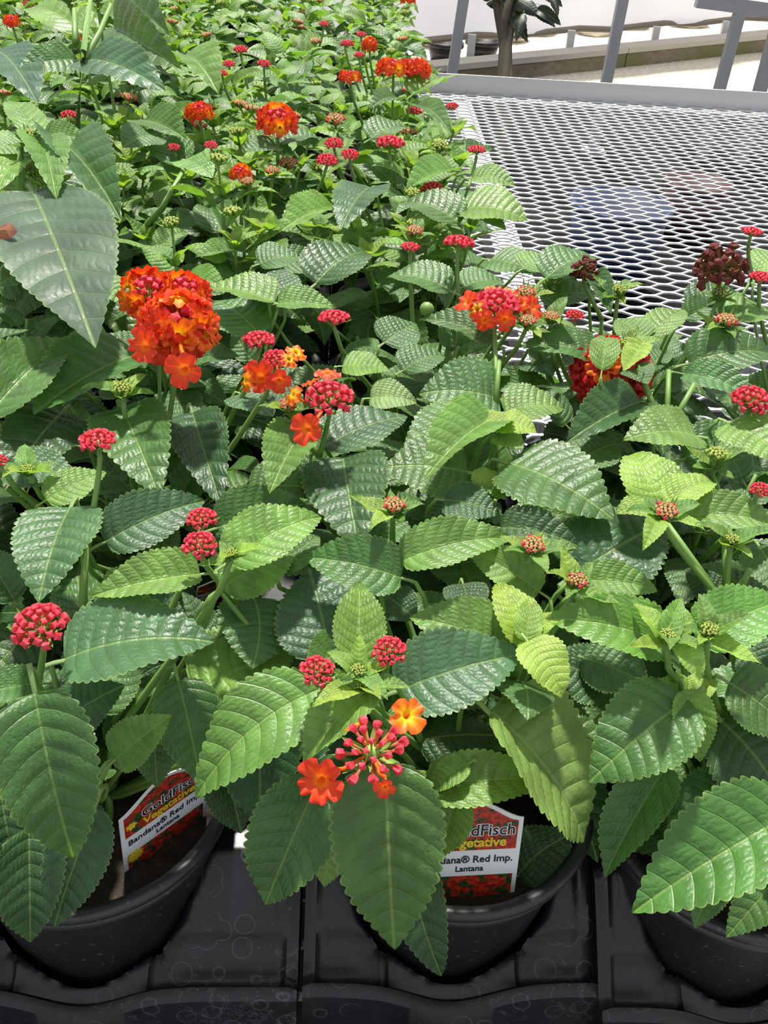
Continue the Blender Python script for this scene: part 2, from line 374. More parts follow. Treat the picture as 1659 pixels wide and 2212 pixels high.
# flat edge angle along the far side, kerb lip, support bars and legs
m = MB().box(((XA + XE) / 2, -.012, ZS - .006), (XE - XA, .06, .006)).box(((XA + XE) / 2, .018, ZS + .018), (XE - XA, .006, .054)); obj('edge_angle', m.me('edge_angle', M['alu']), bench)
s0 = BI @ at(1000, 215, -.02); s1 = BI @ at(1105, 640, -.02); sx = (s0.x + s1.x) / 2
for q in range(-2, 4):
    xx = sx + q * .95
    if XA < xx < XE: obj('cross_bar', MB().box((xx, -1.5, ZS - .028), (.05, 3.0, .045)).me('cross_bar', M['alu']), bench)
for (x, y) in ((sx, -.1), (sx + .95, -.1), (sx + 1.9, -.1), (sx - .95, -.1), (sx, -2.7), (sx + 1.9, -2.7), (sx - .95, -2.7)):
    obj('leg', MB().box((x, y, (ZS - .05) / 2), (.05, .05, ZS - .05)).me('leg', M['post']), bench)
obj('front_rail', MB().box(((XA + XE) / 2, -3.02, ZS - .02), (XE - XA, .04, .06)).me('front_rail', M['alu']), bench)
# things stored on the floor under the bench
def tub(loc, r, h, mat, label, nm='storage_tub', cat='tub'):
    o = empty(nm, loc); tag(o, label, cat)
    obj('body', MB().lathe([(.001, .004), (r * .78, .004), (r * .8, 0), (r, h), (r * .96, h), (r * .77, .02), (.001, .02)], 24).me('body', mat, True), o)
    obj('rim', MB().lathe([(r * .99, h - .02), (r * 1.06, h - .02), (r * 1.06, h + .004), (r * .97, h + .004), (r * .99, h - .02)], 24).me('rim', mat, True), o)
p = at(1330, 500, -.55); tub((p.x, p.y, GZ), .17, .30, M['blue'], 'blue plastic tub on the floor under the mesh bench')
p = at(1500, 430, -.6); tub((p.x, p.y, GZ), .13, .22, M['maroon'], 'dull red plastic bucket on the floor under the mesh bench', 'bucket', 'bucket')

# ------------------------------------------------------------------ small braided tree behind the bench
tree = empty('braided_tree', at_depth(1090, 168, 4.3)); tree.location.z = GZ; tag(tree, 'dark braided trunk tree with drooping glossy leaves behind bench', 'tree')
tb = at_depth(1090, 168, 4.3); tt = at_depth(1095, -40, 4.3)
for q in range(4):
    pts = []
    for i in range(26):
        t = -.9 + 2.0 * i / 25; c = tb.lerp(tt, t); rr = (.012 + .075 * max(0, t - .35)) if t > 0 else .016
        w = 2.2 * t + q * math.pi / 2; pts.append(c + Vector((rr * math.cos(w), rr * math.sin(w), 0)) - tree.location)
    obj('trunk', MB().tube(pts, [.026 - .006 * i / 25 for i in range(26)], 7).me('trunk', M['bark'], True), tree)

# ------------------------------------------------------------------ trays and pots
ZR, RP = .125, .077                                # rim height and rim radius of a pot
COLX = {0: (.050, .324), 1: (.207, .322), -1: (-.148, .308)}
def colpos(i):
    if i in COLX: return Vector((*COLX[i], 0))
    if i > 1: return Vector((*COLX[1], 0)) + E1 * (.163 * (i - 1))
    return Vector((*COLX[-1], 0)) + E1 * (.163 * (i + 1))
ROW = .163
def potpos(i, j):
    if j >= 3: return colpos(0) + E1 * (.163 * i) + E2 * (ROW * j)
    return colpos(i) + E2 * (ROW * j)

def sstep(a, b, x):
    t = np.clip((x - a) / (b - a), 0, 1); return t * t * (3 - 2 * t)
def tray_mesh(width, rows=3, step=.0021):
    """vacuum-formed tray: low front ledge with a dip at the pot, pillars rising between the pots"""
    L = .078 + ROW * (rows - 1) + .082; hw = width / 2 - .0012
    xs = np.linspace(-hw, hw, int(width / step)); ys = np.linspace(-.078, L - .078, int(L / step))
    X, Y = np.meshgrid(xs, ys)
    yc = np.clip(np.round(Y / ROW), 0, rows - 1) * ROW
    dx = X; dy = Y - yc; D = np.hypot(dx, dy)
    ax = np.abs(dx)
    front = Y - ys[0]
    ramp = np.clip((front - .012) / .048, 0, 1) ** .9 * sstep(.0, .02, (ys[-1] - Y))
    pil = sstep(.040, .058, ax)                      # raised bar along the sides of each pot
    Z = .050 + pil * ramp * .042 + (1 - pil) * ramp * .012
    Z += .004 * sstep(.002, .0, np.abs(front - .004)) 
    Z -= .022 * np.exp(-(dx / .030) ** 2) * sstep(.03, .0, front)
    # flute on each bar, and a sunk panel in the ledge
    Z -= .004 * sstep(.004, .001, np.abs(ax - (hw - .010))) * ramp
    Z -= .006 * sstep(.006, .009, front) * sstep(.030, .024, front) * sstep(.034, .038, ax) * sstep(hw - .006, hw - .010, ax)
    RH = .0655; snap = np.abs(D - RH) < step * .72
    k_ = np.where(snap, RH / np.maximum(D, 1e-6), 1.0); X = np.where(snap, dx * k_, X); Y = np.where(snap, yc + dy * k_, Y)
    Z = np.where((D < RH) & ~snap, .010, Z); Z = np.where(snap, Z - .002, Z)
    edge = np.minimum(np.minimum(front, ys[-1] - Y), hw - ax)
    Z -= .004 * (1 - sstep(.0, .006, edge))
    ny_, nx_ = X.shape
    v = np.stack([X, Y, Z], -1).reshape(-1, 3).tolist(); f = []
    for a in range(ny_ - 1):
        for b in range(nx_ - 1):
            q = a * nx_ + b; f.append([q, q + 1, q + nx_ + 1, q + nx_])
    # outer walls down to the bench, flaring a little
    ring = [b for b in range(nx_)] + [a * nx_ + nx_ - 1 for a in range(1, ny_)] + [(ny_ - 1) * nx_ + b for b in range(nx_ - 2, -1, -1)] + [a * nx_ for a in range(ny_ - 2, 0, -1)]
    n0 = len(v); cy = (ys[0] + ys[-1]) / 2
    for q in ring:
        x, y, z = v[q]
        v.append((x, y + (-.006 if y < ys[0] + 1e-6 else 0), .003))
    for q in range(len(ring)): r2 = (q + 1) % len(ring); f.append([ring[q], n0 + q, n0 + r2, ring[r2]])
    me = mesh('tray_shell', v, f, M['plastic'], True); me.set_sharp_from_angle(angle=math.radians(50)); return me
tray_std = tray_mesh(.1645); tray_wide = tray_mesh(.232); tray_back = tray_mesh(.163, 3, .006)
def tray(me, i, j, label, dx=0.0):
    p = potpos(i, j) + E1 * dx
    o = obj('pot_tray', me); o.location = (p.x, p.y, .002); o.rotation_euler = (0, 0, YAW)
    tag(o, label, 'tray', 'black pot trays on the bench')
tray(tray_std, 0, 0, 'black plastic pot tray holding the middle front pot')
tray(tray_std, 1, 0, 'black plastic pot tray holding the front pot at the picture edge, right', .003)
tray(tray_wide, -1, 0, 'black plastic pot tray holding the tilted-tag front pot on the left')
for i in (2, 3): tray(tray_std, i, 0, ('black pot tray cut by the right picture edge, under leaves' if i == 2 else 'black pot tray just past the right picture edge'), 0)
pot_prof = [(.001, .004), (.050, .004), (.0525, .0), (.0545, .004), (.0700, .1025), (.0705, .1035), (.0738, .1042), (.0746, .1062), (.0738, .1085), (.0722, .1095), (.0730, .111), (.0766, .1135), (.0772, .116), (.0764, .1182), (.0742, .119), (.0708, .1185), (.0690, .116), (.0675, .110), (.066, .095), (.001, .093)]
pot_me = MB().lathe(pot_prof, 72).me('pot', M['pot'], True); pot_me.set_sharp_from_angle(angle=math.radians(55))
pot_far = MB().lathe(pot_prof[2:-2:1], 20).me('pot_far', M['pot'], True)
rs = random.Random(5)
sm = MB(); rr = [.0, .012, .024, .036, .048, .058, .066]
sm.v.append(Vector((0, 0, .104)))
for a in rr[1:]:
    for q in range(40): w = q / 40 * 2 * math.pi; sm.v.append(Vector((a * math.cos(w), a * math.sin(w), .103 + rs.uniform(-.0025, .0025))))
for q in range(40): sm.f.append([0, 1 + q, 1 + (q + 1) % 40])
for a in range(5):
    for q in range(40): sm.f.append([1 + a * 40 + q, 1 + (a + 1) * 40 + q, 1 + (a + 1) * 40 + (q + 1) % 40, 1 + a * 40 + (q + 1) % 40])
soil_me = sm.me('soil', M['soil'], True)

# ------------------------------------------------------------------ leaves
LWN = 1.0
def leaf_width(u):
    u = min(max(u, 1e-4), .9999)
    return LWN * (u ** .50) * ((1 - u) ** .84) * (1 + .30 * u * (1 - u)) * (1 - .22 * u ** 5) + .016 * (1 - u)
LWN = .198 / max(leaf_width(i / 100) for i in range(101))
def leaf_mesh(name, teeth=19, per=4, nv=7, arch=.6, fold=.2, curl=0.0, twist=0.0, wave=.012, side=0.0, tamp=.016, puck=.017, seed=0, petiole=True):
    r = random.Random(seed); nu = teeth * per
    vs = []; fs = []; uvs = []; eds = []
    wp1, wp2 = r.uniform(0, 6), r.uniform(0, 6)
    vl = [-1 + i / nv for i in range(2 * nv + 1)]
    chord = 2 * math.sin(arch / 2) / arch if abs(arch) > 1e-3 else 1
    for a in range(nu + 1):
        u = a / nu
        t = (u * teeth) % 1.0
        w = leaf_width(u)
        tooth = abs(math.sin(math.pi * (t ** 1.25))) ** .65
        half = w + (tamp * tooth - tamp * .4) * min(1, w / .08)
        if a == nu: half = .001
        s = u
        th = arch * (s ** 1.15 - .5)
        cx = (math.sin(th) + math.sin(arch / 2)) / arch / chord if abs(arch) > 1e-3 else u
        cz = (math.cos(th) - math.cos(arch / 2)) / arch / chord if abs(arch) > 1e-3 else 0
        tw = twist * (u - .4)
        for v in vl:
            y = v * half; ay = abs(y)
            ph = NV * (u - VS * ay - VQ * ay * ay); pk = abs(math.sin(math.pi * ph)) ** .7 - .45
            z = fold * ay * (1 - curl * abs(v)) - curl * .10 * abs(v) ** 3 * w / .2
            z += puck * pk * min(1, ay / .035) * (1 - .5 * v * v) * min(1, w / .12)
            z += wave * math.sin(2 * math.pi * u * 2.3 + (wp1 if v > 0 else wp2)) * v * v
            yy = y * math.cos(tw) - z * math.sin(tw); zz = y * math.sin(tw) + z * math.cos(tw)
            yy += side * math.sin(math.pi * u)
            vs.append((cx + zz * math.sin(th), yy, cz + zz * math.cos(th)))
            uvs.append((u, y + .5)); eds.append(abs(v))
    m = len(vl)
    for a in range(nu):
        for b in range(m - 1): q = a * m + b; fs.append([q, q + m, q + m + 1, q + 1])
    if petiole:
        n0 = len(vs); th0 = -arch / 2
        for i, (px_, pz_, rr_) in enumerate(((-.16, -.045, .014), (-.08, -.016, .012), (.0, -.004, .011), (.14, .028 * arch, .004))):
            for q in range(5):
                w = q / 5 * 2 * math.pi; vs.append((px_, rr_ * math.cos(w), pz_ + rr_ * math.sin(w) - .004)); uvs.append((.02, .5)); eds.append(.97)
        for i in range(3):
            for q in range(5): fs.append([n0 + i * 5 + q, n0 + (i + 1) * 5 + q, n0 + (i + 1) * 5 + (q + 1) % 5, n0 + i * 5 + (q + 1) % 5])
    me = mesh(name, vs, fs, M['leaf'], True)
    uvl = me.uv_layers.new(name='UVMap'); li = [l.vertex_index for l in me.loops]
    uvl.data.foreach_set('uv', [c for q in li for c in uvs[q]])
    at_ = me.attributes.new('edge', 'FLOAT', 'POINT'); at_.data.foreach_set('value', eds)
    return me
LEAF = []                                          # detailed shapes
specs = [dict(arch=.55, fold=.24), dict(arch=.9, fold=.48), dict(arch=.45, fold=.66), dict(arch=.75, fold=-.10, curl=.5), dict(arch=1.25, fold=.38),
         dict(arch=.7, fold=.75, twist=.5), dict(arch=.5, fold=.10, twist=-.5, side=.03), dict(arch=.95, fold=.28, side=-.04, twist=.3), dict(arch=.35, fold=.14, side=.03), dict(arch=1.0, fold=-.25, curl=.3)]
for q, s_ in enumerate(specs): LEAF.append(leaf_mesh('lantana_leaf', seed=q, **s_))
BIG = leaf_mesh('broad_leaf', teeth=32, per=3, nv=9, arch=.3, fold=.14, puck=.012, tamp=.008, wave=.008, seed=90)
YOUNG = [leaf_mesh('young_leaf', teeth=13, per=3, nv=5, puck=.022, wave=.02, seed=40 + q, **s_) for q, s_ in enumerate((dict(arch=.6, fold=.55), dict(arch=1.1, fold=.4), dict(arch=-.5, fold=.6)))]
LEAF_FAR = [leaf_mesh('far_leaf', teeth=11, per=2, nv=3, seed=60 + q, puck=.014, **s_) for q, s_ in enumerate(specs[:6])]
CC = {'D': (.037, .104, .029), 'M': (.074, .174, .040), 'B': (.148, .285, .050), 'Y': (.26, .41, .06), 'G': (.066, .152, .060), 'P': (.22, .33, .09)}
def leafcol(c, rng):
    if isinstance(c, str): c = CC[c]
    f = rng.uniform(.85, 1.18); g_ = rng.uniform(.92, 1.1)
    return (c[0] * f * g_, c[1] * f, c[2] * f * rng.uniform(.85, 1.2), 1)
def frame(base, xdir, normal, L, Wd, T):
    x = Vector(xdir).normalized(); z = Vector(normal); z = (z - x * z.dot(x)).normalized(); y = z.cross(x)
    return Matrix(((x.x * L, y.x * Wd, z.x * T, base[0]), (x.y * L, y.y * Wd, z.y * T, base[1]), (x.z * L, y.z * Wd, z.z * T, base[2]), (0, 0, 0, 1)))
LW0 = .42                                           # full width of a leaf mesh of length 1
def put(name, me, parent, mw, color=None):
    o = bpy.data.objects.new(name, me); COL.objects.link(o); o.parent = parent
    o.matrix_basis = Matrix.Translation(-parent.location) @ mw if parent.get('plant') else mw
    if color is not None: o.color = color
    return o

# ------------------------------------------------------------------ flower heads
def uv_by(me, vals):
    uvl = me.uv_layers.new(name='UVMap'); uvl.data.foreach_set('uv', [c for l in me.loops for c in (vals[l.vertex_index], .5)])
def bud_geo(dry=False, seed=0, thin=1.0):
    r = random.Random(seed); v = []; f = []; val = []
    rings = [(0, .06, 0), (.35, .07, .22), (.58, .095, .42), (.68, .175, .62), (.82, .215, .82), (.92, .18, .95), (.95, .06, 1)] if not dry else [(0, .06, 0), (.4, .075, .3), (.7, .09, .6), (.84, .19, .8), (.95, .17, .9), (1.0, .06, 1)]
    k = 8
    for (z, rad, c) in rings:
        for q in range(k):
            w = q / k * 2 * math.pi
            sq = (1 + (.22 if q % 2 == 0 else -.24) * (1 if z > .6 else 0)) * thin * r.uniform(.9, 1.1)
            if dry: sq = 1 + r.uniform(-.4, .5)
            bx = .12 * z * z if dry else 0
            v.append((rad * sq * math.cos(w) + bx, rad * sq * math.sin(w), z)); val.append(c)
    for i in range(len(rings) - 1):
        for q in range(k): f.append([i * k + q, i * k + (q + 1) % k, (i + 1) * k + (q + 1) % k, (i + 1) * k + q])
    f.append([(len(rings) - 1) * k + q for q in range(k)])
    return v, f, val
def floret_geo(lobes=4, seed=0, cup=.15):
    r = random.Random(seed); v = []; f = []; val = []; k = lobes * 8
    offs = [r.uniform(.88, 1.1) for _ in range(lobes)]
    rings = [(0, .055, .0), (.4, .06, .0), (.72, .085, .02), (.80, .12, .1), (.83, .2, .3), (.83 + cup * .25, .32, .55), (.83 + cup * .5, .43, .8), (.83 + cup * .45, .52, 1)]
    for (z, rad, c) in rings:
        for q in range(k):
            w = q / k * 2 * math.pi; lt = (q % 8) / 8; lb = offs[q // 8]
            notch = 1.0
            if rad > .15:
                d = min(lt, 1 - lt) * 2
                notch = (.70 + .34 * min(1, d * 2.4) ** .6) if rad > .25 else (.9 + .1 * d); notch *= lb
            ruf = (.07 * math.sin(q * 1.7 + seed) * (rad / .5) ** 2) if rad > .15 else 0
            v.append((rad * notch * math.cos(w), rad * notch * math.sin(w), z + ruf)); val.append(c)
    for i in range(len(rings) - 1):
        for q in range(k): f.append([i * k + q, i * k + (q + 1) % k, (i + 1) * k + (q + 1) % k, (i + 1) * k + q])
    return v, f, val
def geo_mesh(name, g_, mat):
    me = mesh(name, g_[0], g_[1], mat, name == 'floret'); uv_by(me, g_[2]); return me
BUDG = [bud_geo(seed=q) for q in range(2)]; THING = [bud_geo(seed=q + 5, thin=.78) for q in range(2)]; DRYG = [bud_geo(True, q) for q in range(4)]; FLOG = [floret_geo(4, 1, .1), floret_geo(5, 2, .3), floret_geo(4, 3, -.25)]
GEO = {('bud', q): BUDG[q % 2] for q in range(4)}
PIECE = {}
for q in range(4):
    PIECE['bud', q] = (BUDG[q % 2], geo_mesh('bud', BUDG[q % 2], M['bud']), 'bud'); PIECE['byoung', q] = (BUDG[q % 2], geo_mesh('bud', BUDG[q % 2], M['bud_young']), 'bud')
    PIECE['bgreen', q] = (BUDG[q % 2], geo_mesh('bud', BUDG[q % 2], M['bud_green']), 'bud'); PIECE['dry', q] = (DRYG[q], geo_mesh('dry_floret', DRYG[q], M['dry']), 'dry_floret')
    PIECE['sbud', q] = (THING[q % 2], geo_mesh('bud', THING[q % 2], M['bud']), 'bud')
    for c_ in ('red', 'orange', 'crimson'):
        PIECE[c_, q] = (FLOG[q % 3], geo_mesh('floret', FLOG[q % 3], M['petal_' + c_]), 'floret')
def dir_frame(d, pos, s, spin=0.0):
    d = Vector(d).normalized(); q = d.to_track_quat('Z', 'Y').to_matrix().to_4x4()
    return Matrix.Translation(pos) @ q @ Matrix.Rotation(spin, 4, 'Z') @ Matrix.Scale(s, 4)
def head_layout(kind, rng):
    """list of (piece key, local matrix); the bud cluster has radius 1 and its axis along z"""
    out = []
    n = {'bud': 30, 'flat': 30, 'open': 26, 'sparse': 24, 'full': 34, 'green': 22, 'young': 26, 'dry': 34, 'crimson': 34}[kind]
    maxp = {'bud': 1.35, 'flat': 1.15, 'open': 1.42, 'sparse': 1.45, 'full': 1.7, 'green': .95, 'young': 1.05, 'dry': 1.9, 'crimson': 1.75}[kind]
    for i in range(n):
        t = (i + .5) / n; pol = maxp * math.sqrt(t); az = i * 2.39996 + rng.uniform(-.1, .1)
        d = Vector((math.sin(pol) * math.cos(az), math.sin(pol) * math.sin(az), math.cos(pol)))
        q = rng.randrange(4)
        if kind in ('bud', 'flat'): key = 'bud'; s = .60 + .28 * t; base = .30
        elif kind == 'sparse': key = 'sbud'; s = .62 + .36 * t; base = .22 + .16 * t
        elif kind == 'green': key = 'bgreen'; s = .6 + .2 * t; base = .26
        elif kind == 'young': key = 'byoung' if t < .82 else 'bud'; s = .62 + .28 * t; base = .22
        elif kind == 'dry': key = 'dry'; s = rng.uniform(.8, 1.25); base = .12
        elif kind == 'open':
            if t > .60: key = 'red' if rng.random() < .68 else 'orange'; s = 1.12; base = .2
            elif t > .52: key = 'orange'; s = .8; base = .25
            else: key = 'bud'; s = .75; base = .25
        elif kind == 'full':
            if t < .12: key = 'bud'; s = .9
            else: key = 'orange' if rng.random() < .3 else 'red'; s = 1.12
            base = .15
        elif kind == 'crimson': key = 'orange' if .0 < t < .12 else 'crimson'; s = 1.1; base = .15
        pos = d * base
        if kind == 'flat': pos.z *= .6; d.z *= .8
        out.append(((key, q), dir_frame(d, pos, s, rng.uniform(0, 6.28))))
    return out
def bract_core(kind, rng):
    m = MB()
    prof = [(.06, -.35), (.10, -.2), (.22, -.05), (.30, .08), (.26, .2), (.12, .3), (.01, .33)]
    m.lathe(prof, 10)
    nb = 11 if kind in ('green', 'young') else 9 if kind == 'bud' else 6
    for i in range(nb):
        az = i / nb * 6.283 + rng.uniform(-.2, .2); ln = rng.uniform(.75, 1.15) * (1.15 if kind in ('green', 'young') else 1.0); up = rng.uniform(.25, .7) + (.55 if kind in ('green', 'young') else 0); wd = .13
        ca, sa = math.cos(az), math.sin(az); n0 = len(m.v)
        for (r_, z, w) in ((.12, -.08, .05), (.45 * ln, .18 * up, wd), (.8 * ln, .45 * up, wd * .8), (1.1 * ln, .9 * up, .01)):
            for sd in (-1, 1): m.v.append(Vector((r_ * ca - sd * w * sa, r_ * sa + sd * w * ca, z + (.03 if sd else 0))))
            m.v.append(Vector((r_ * ca, r_ * sa, z - .04)))
        for q in range(3):
            a = n0 + q * 3; m.f.append([a, a + 3, a + 5, a + 2]); m.f.append([a + 2, a + 5, a + 4, a + 1])
    return m
_hr = random.Random(21)
HEADS = {}
for kd in ('bud', 'flat', 'open', 'sparse', 'full', 'green', 'young', 'dry', 'crimson'):
    for v_ in range(2):
        lay = head_layout(kd, _hr); core = bract_core(kd, _hr)
        cme = core.me('flower_head', M['bract'] if kd != 'dry' else M['dry'], True)
        if kd == 'dry': uv_by(cme, [.2] * len(cme.vertices))
        mats = [M['bract'], M['bud'], M['bud_young'], M['bud_green'], M['petal_red'], M['petal_orange'], M['petal_crimson'], M['dry']]
        mi = {'bud': 1, 'sbud': 1, 'byoung': 2, 'bgreen': 3, 'red': 4, 'orange': 5, 'crimson': 6, 'dry': 7}
        vv = [tuple(v) for v in core.v]; ff = list(core.f); idx = [0] * len(ff); val = [0.0] * len(vv)
        for (key, mt) in lay:
            gv, gf, gval = PIECE[key][0]; n0 = len(vv)
            vv += [tuple(mt @ Vector(p)) for p in gv]; ff += [[n0 + a for a in f] for f in gf]; idx += [mi[key[0]]] * len(gf); val += gval
        fme = mesh('flower_head_far', vv, ff, mats=mats, midx=idx, smooth=True); uv_by(fme, val)
        HEADS[kd, v_] = (lay, cme, fme)
hcount = [0]
def head(parent, pos, axis, r, kind, detail=True, extra=()):
    v_ = hcount[0] % 2; hcount[0] += 1
    lay, cme, fme = HEADS[kind, v_]
    mw = dir_frame(axis, pos, r, hcount[0] * 1.7)
    o = put('flower_head', cme if detail else fme, parent, mw)
    if detail:
        for (key, mt) in lay:
            c = bpy.data.objects.new(PIECE[key][2], PIECE[key][1]); COL.objects.link(c); c.parent = o; c.matrix_basis = mt
        inv_ = mw.inverted()
        for (key, target, facing, dia) in extra:       # opened florets standing out of the cluster
            L_ = (Vector(target) - Vector(pos)); ld = inv_.to_3x3() @ L_
            zc_ = (Vector(target) - Vector(pos)).length / r
            fd = (inv_.to_3x3() @ Vector(facing)).normalized()
            c = bpy.data.objects.new('floret', PIECE[key][1]); COL.objects.link(c); c.parent = o
            s = dia / r / .95
            c.matrix_basis = dir_frame(fd, ld - fd * .83 * s, s, 0.6)
            tb_ = bpy.data.objects.new('floret_tube', None)
            m = MB().tube([Vector((0, 0, .1)) + ld * .15, ld * .55, ld - fd * .8 * s], [.05, .07, .09], 6).me('floret_tube', M['petal_red'], True); uv_by(m, [.2] * len(m.vertices))
            t_ = bpy.data.objects.new('floret_tube', m); COL.objects.link(t_); t_.parent = o
    return o
def bez(a, b, c, d, n=9):
    out = []
    for i in range(n + 1):
        t = i / n; out.append(a * (1 - t) ** 3 + b * 3 * t * (1 - t) ** 2 + c * 3 * t * t * (1 - t) + d * t ** 3)
    return out
def stem(parent, pts, r0, r1, nm='stem', k=7):
    n = len(pts); m = MB().tube([Vector(p) - parent.location for p in pts], [r0 + (r1 - r0) * i / (n - 1) for i in range(n)], k)
    return obj(nm, m.me(nm, M['stem'], True), parent)

# ------------------------------------------------------------------ the lantana plants
PLANTS = {}
def near_label(i, j):
    return {(0, 0): 'potted lantana at the front middle with red and orange florets', (-1, 0): 'potted lantana at the front left, big leaf hanging over the pot',
            (1, 0): 'potted lantana at the front right with glossy folded leaf over rim', (0, 1): 'lantana behind the front middle pot with opening pink bud cluster',
            (-1, 1): 'lantana behind the front left pot with two pink bud heads', (1, 1): 'lantana behind the front right pot with bright young tips',
            (2, 0): 'lantana cropped by the right picture edge at the front', (2, 1): 'lantana at the right picture edge with a coral pink bud head',
            (1, 2): 'lantana before the bare mesh with a crimson flower head half hidden', (2, 2): 'lantana before the bare mesh with a withered brown head',
            (0, 2): 'lantana with a red and orange flat flower head near the mesh', (-1, 2): 'lantana beside the big blossom with yellow orange florets',
            (-2, 1): 'lantana at the left picture edge with a large round red blossom', (-2, 2): 'tall lantana at the left edge with one huge grey-green leaf',
            (-1, 3): 'lantana behind the big red blossom, mostly dark leaves', (0, 3): 'lantana with round blue-green leaf left of the mesh',
            (0, 4): 'lantana whose leaves overhang the mesh bench beside the pink bud', (-2, 3): 'tall lantana at the left with a thick bare stem'}.get((i, j))
def plant(i, j):
    if (i, j) in PLANTS: return PLANTS[i, j]
    p = potpos(i, j); rng = random.Random(i * 91 + j * 7 + 500)
    o = empty('potted_lantana', (p.x, p.y, .006)); o['plant'] = 1
    lab = near_label(i, j)
    ORD = ['', 'first', 'second', 'third', 'fourth', 'fifth', 'sixth', 'seventh', 'eighth', 'ninth', 'tenth', 'eleventh', 'twelfth', 'thirteenth', 'fourteenth', 'fifteenth', 'sixteenth']
    if lab is None and j >= 3:
        lab = ('potted lantana along the edge of the bare mesh, %s row from the front' % ORD[j + 1]) if i == 0 else ('potted lantana in the far block, %s column from the mesh, %s row from the front' % (ORD[1 - i], ORD[j + 1]))
    elif lab is None:
        lab = {(-2, 0): 'lantana cut off by the left picture edge, in the front row', (3, 1): 'lantana past the right picture edge, second row from the front', (3, 2): 'lantana past the right picture edge, third row from the front', (-3, 2): 'lantana cut off by the left picture edge, third row back'}.get((i, j), 'potted lantana hidden among nearer plants')
    tag(o, lab, 'potted plant', 'lantana plants in rows on the bench')
    near = j <= 1
    a = obj('pot', pot_me if near else pot_far, o)
    obj('soil', soil_me, o)
    PLANTS[i, j] = o
    return o
def nearest(p):
    best = None
    for (i, j), o in PLANTS.items():
        d = (Vector((p.x, p.y, 0)) - Vector((o.location.x, o.location.y, 0))).length
        if best is None or d < best[0]: best = (d, o)
    return best[1]
cells = [(i, j) for j in range(3) for i in range(-2, 4)] + [(-3, 2), (3, 2)]
cells = [c for c in cells if not (c[0] == 3 and c[1] < 1)]
for j in range(3, 15):
    dist = .32 + ROW * j
    for i in range(-7, 1):
        x = potpos(i, j).x
        if x > -.40 * dist - .14: cells.append((i, j))
for c_ in dict.fromkeys(cells): plant(*c_)

UP = Vector((0, 0, 1))
def fill(i, j, rng):
    """the plant's own shoots: stems, leaf pairs, young tips"""
    o = PLANTS[i, j]; c = Vector((o.location.x, o.location.y, 0)); dist = c.length
    hero = (j <= 2)
    far = j >= 6
    h = rng.uniform(.205, .225) if hero else rng.uniform(.235, .275)
    ns = 8 if hero else (8 if not far else 7)
    if j >= 9: ns = 6
    lm = LEAF if j <= 4 else LEAF_FAR
    for s in range(ns):
        az = s / ns * 6.283 + rng.uniform(-.35, .35); rad = (.03 if s % 3 == 0 else .085) * rng.uniform(.7, 1.15)
        if hero and j == 0 and math.sin(az) < -.2: rad *= .55
        if s == ns - 1: rad = .01
        tip = c + Vector((rad * math.cos(az), rad * math.sin(az), h - 2.2 * rad * rad + rng.uniform(-.025, .02)))
        if hero and j == 0 and math.sin(az) < -.2: tip.z -= .03
        b0 = c + Vector((rng.uniform(-.012, .012), rng.uniform(-.012, .012), .106))
        pts = bez(b0, b0 + Vector((.25 * (tip.x - c.x), .25 * (tip.y - c.y), .04)), tip - Vector((.2 * (tip.x - c.x), .2 * (tip.y - c.y), .05)), tip, 8)
        if not far: stem(o, pts, .0024, .0014)
        nodes = (.42, .62, .80, .93) if not far else (.6, .8, .95)
        for q, t in enumerate(nodes):
            k = t * 8; a = int(k); p = pts[a].lerp(pts[min(a + 1, 8)], k - a)
            base_az = az + (math.pi / 2 if q % 2 else 0) + rng.uniform(-.3, .3)
            for sd in (0, math.pi):
                if hero and rng.random() < .12: continue
                w = base_az + sd; L = (.060, .064, .056, .040)[q if not far else q + 1] * rng.uniform(.85, 1.2)
                el = (-.55, -.35, -.1, .25)[q if not far else q + 1] + rng.uniform(-.25, .25)
                x = Vector((math.cos(w) * math.cos(el), math.sin(w) * math.cos(el), math.sin(el)))
                nrm = UP + Vector((rng.uniform(-.35, .35), rng.uniform(-.45, .25), 0))
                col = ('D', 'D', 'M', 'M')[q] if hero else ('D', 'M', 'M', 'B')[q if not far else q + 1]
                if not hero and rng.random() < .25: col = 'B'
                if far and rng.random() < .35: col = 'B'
                if j == 0:
                    clash = False
                    for f_ in (.35, .7, 1.0):
                        qx, qy, _ = pix(p + x * L * f_)
                        if (870 < qx < 1200 and 1700 < qy < 2000) or (215 < qx < 500 and 1610 < qy < 1930) or qy > 1960: clash = True
                    if clash: continue
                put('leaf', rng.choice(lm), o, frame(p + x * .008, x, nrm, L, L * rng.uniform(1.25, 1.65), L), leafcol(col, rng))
        if hero: continue
        for q in range(2 if far else 4):                 # young leaves at the tip
            w = az + q * math.pi / 2 + rng.uniform(-.3, .3); el = rng.uniform(.3, .9); L = rng.uniform(.018, .03)
            x = Vector((math.cos(w) * math.cos(el), math.sin(w) * math.cos(el), math.sin(el)))
            put('young_leaf', rng.choice(YOUNG if not far else LEAF_FAR), o, frame(tip, x, UP - x * .2, L, L * 1.3, L), leafcol('Y' if rng.random() < .6 else 'B', rng))
        u = rng.random()
        kd = 'bud' if u < .035 else 'young' if u < .20 else 'green' if u < .34 else 'open' if (u < .385 and j > 8) else None
        if kd:
            hp = tip + Vector((rng.uniform(-.01, .01), rng.uniform(-.01, .01), rng.uniform(.012, .03)))
            if not far: stem(o, [tip, tip.lerp(hp, .5), hp], .0012, .001)
            head(o, hp, UP + Vector((rng.uniform(-.2, .2), rng.uniform(-.3, .1), 0)), rng.uniform(.009, .011) if kd != 'open' else .012, kd, False)
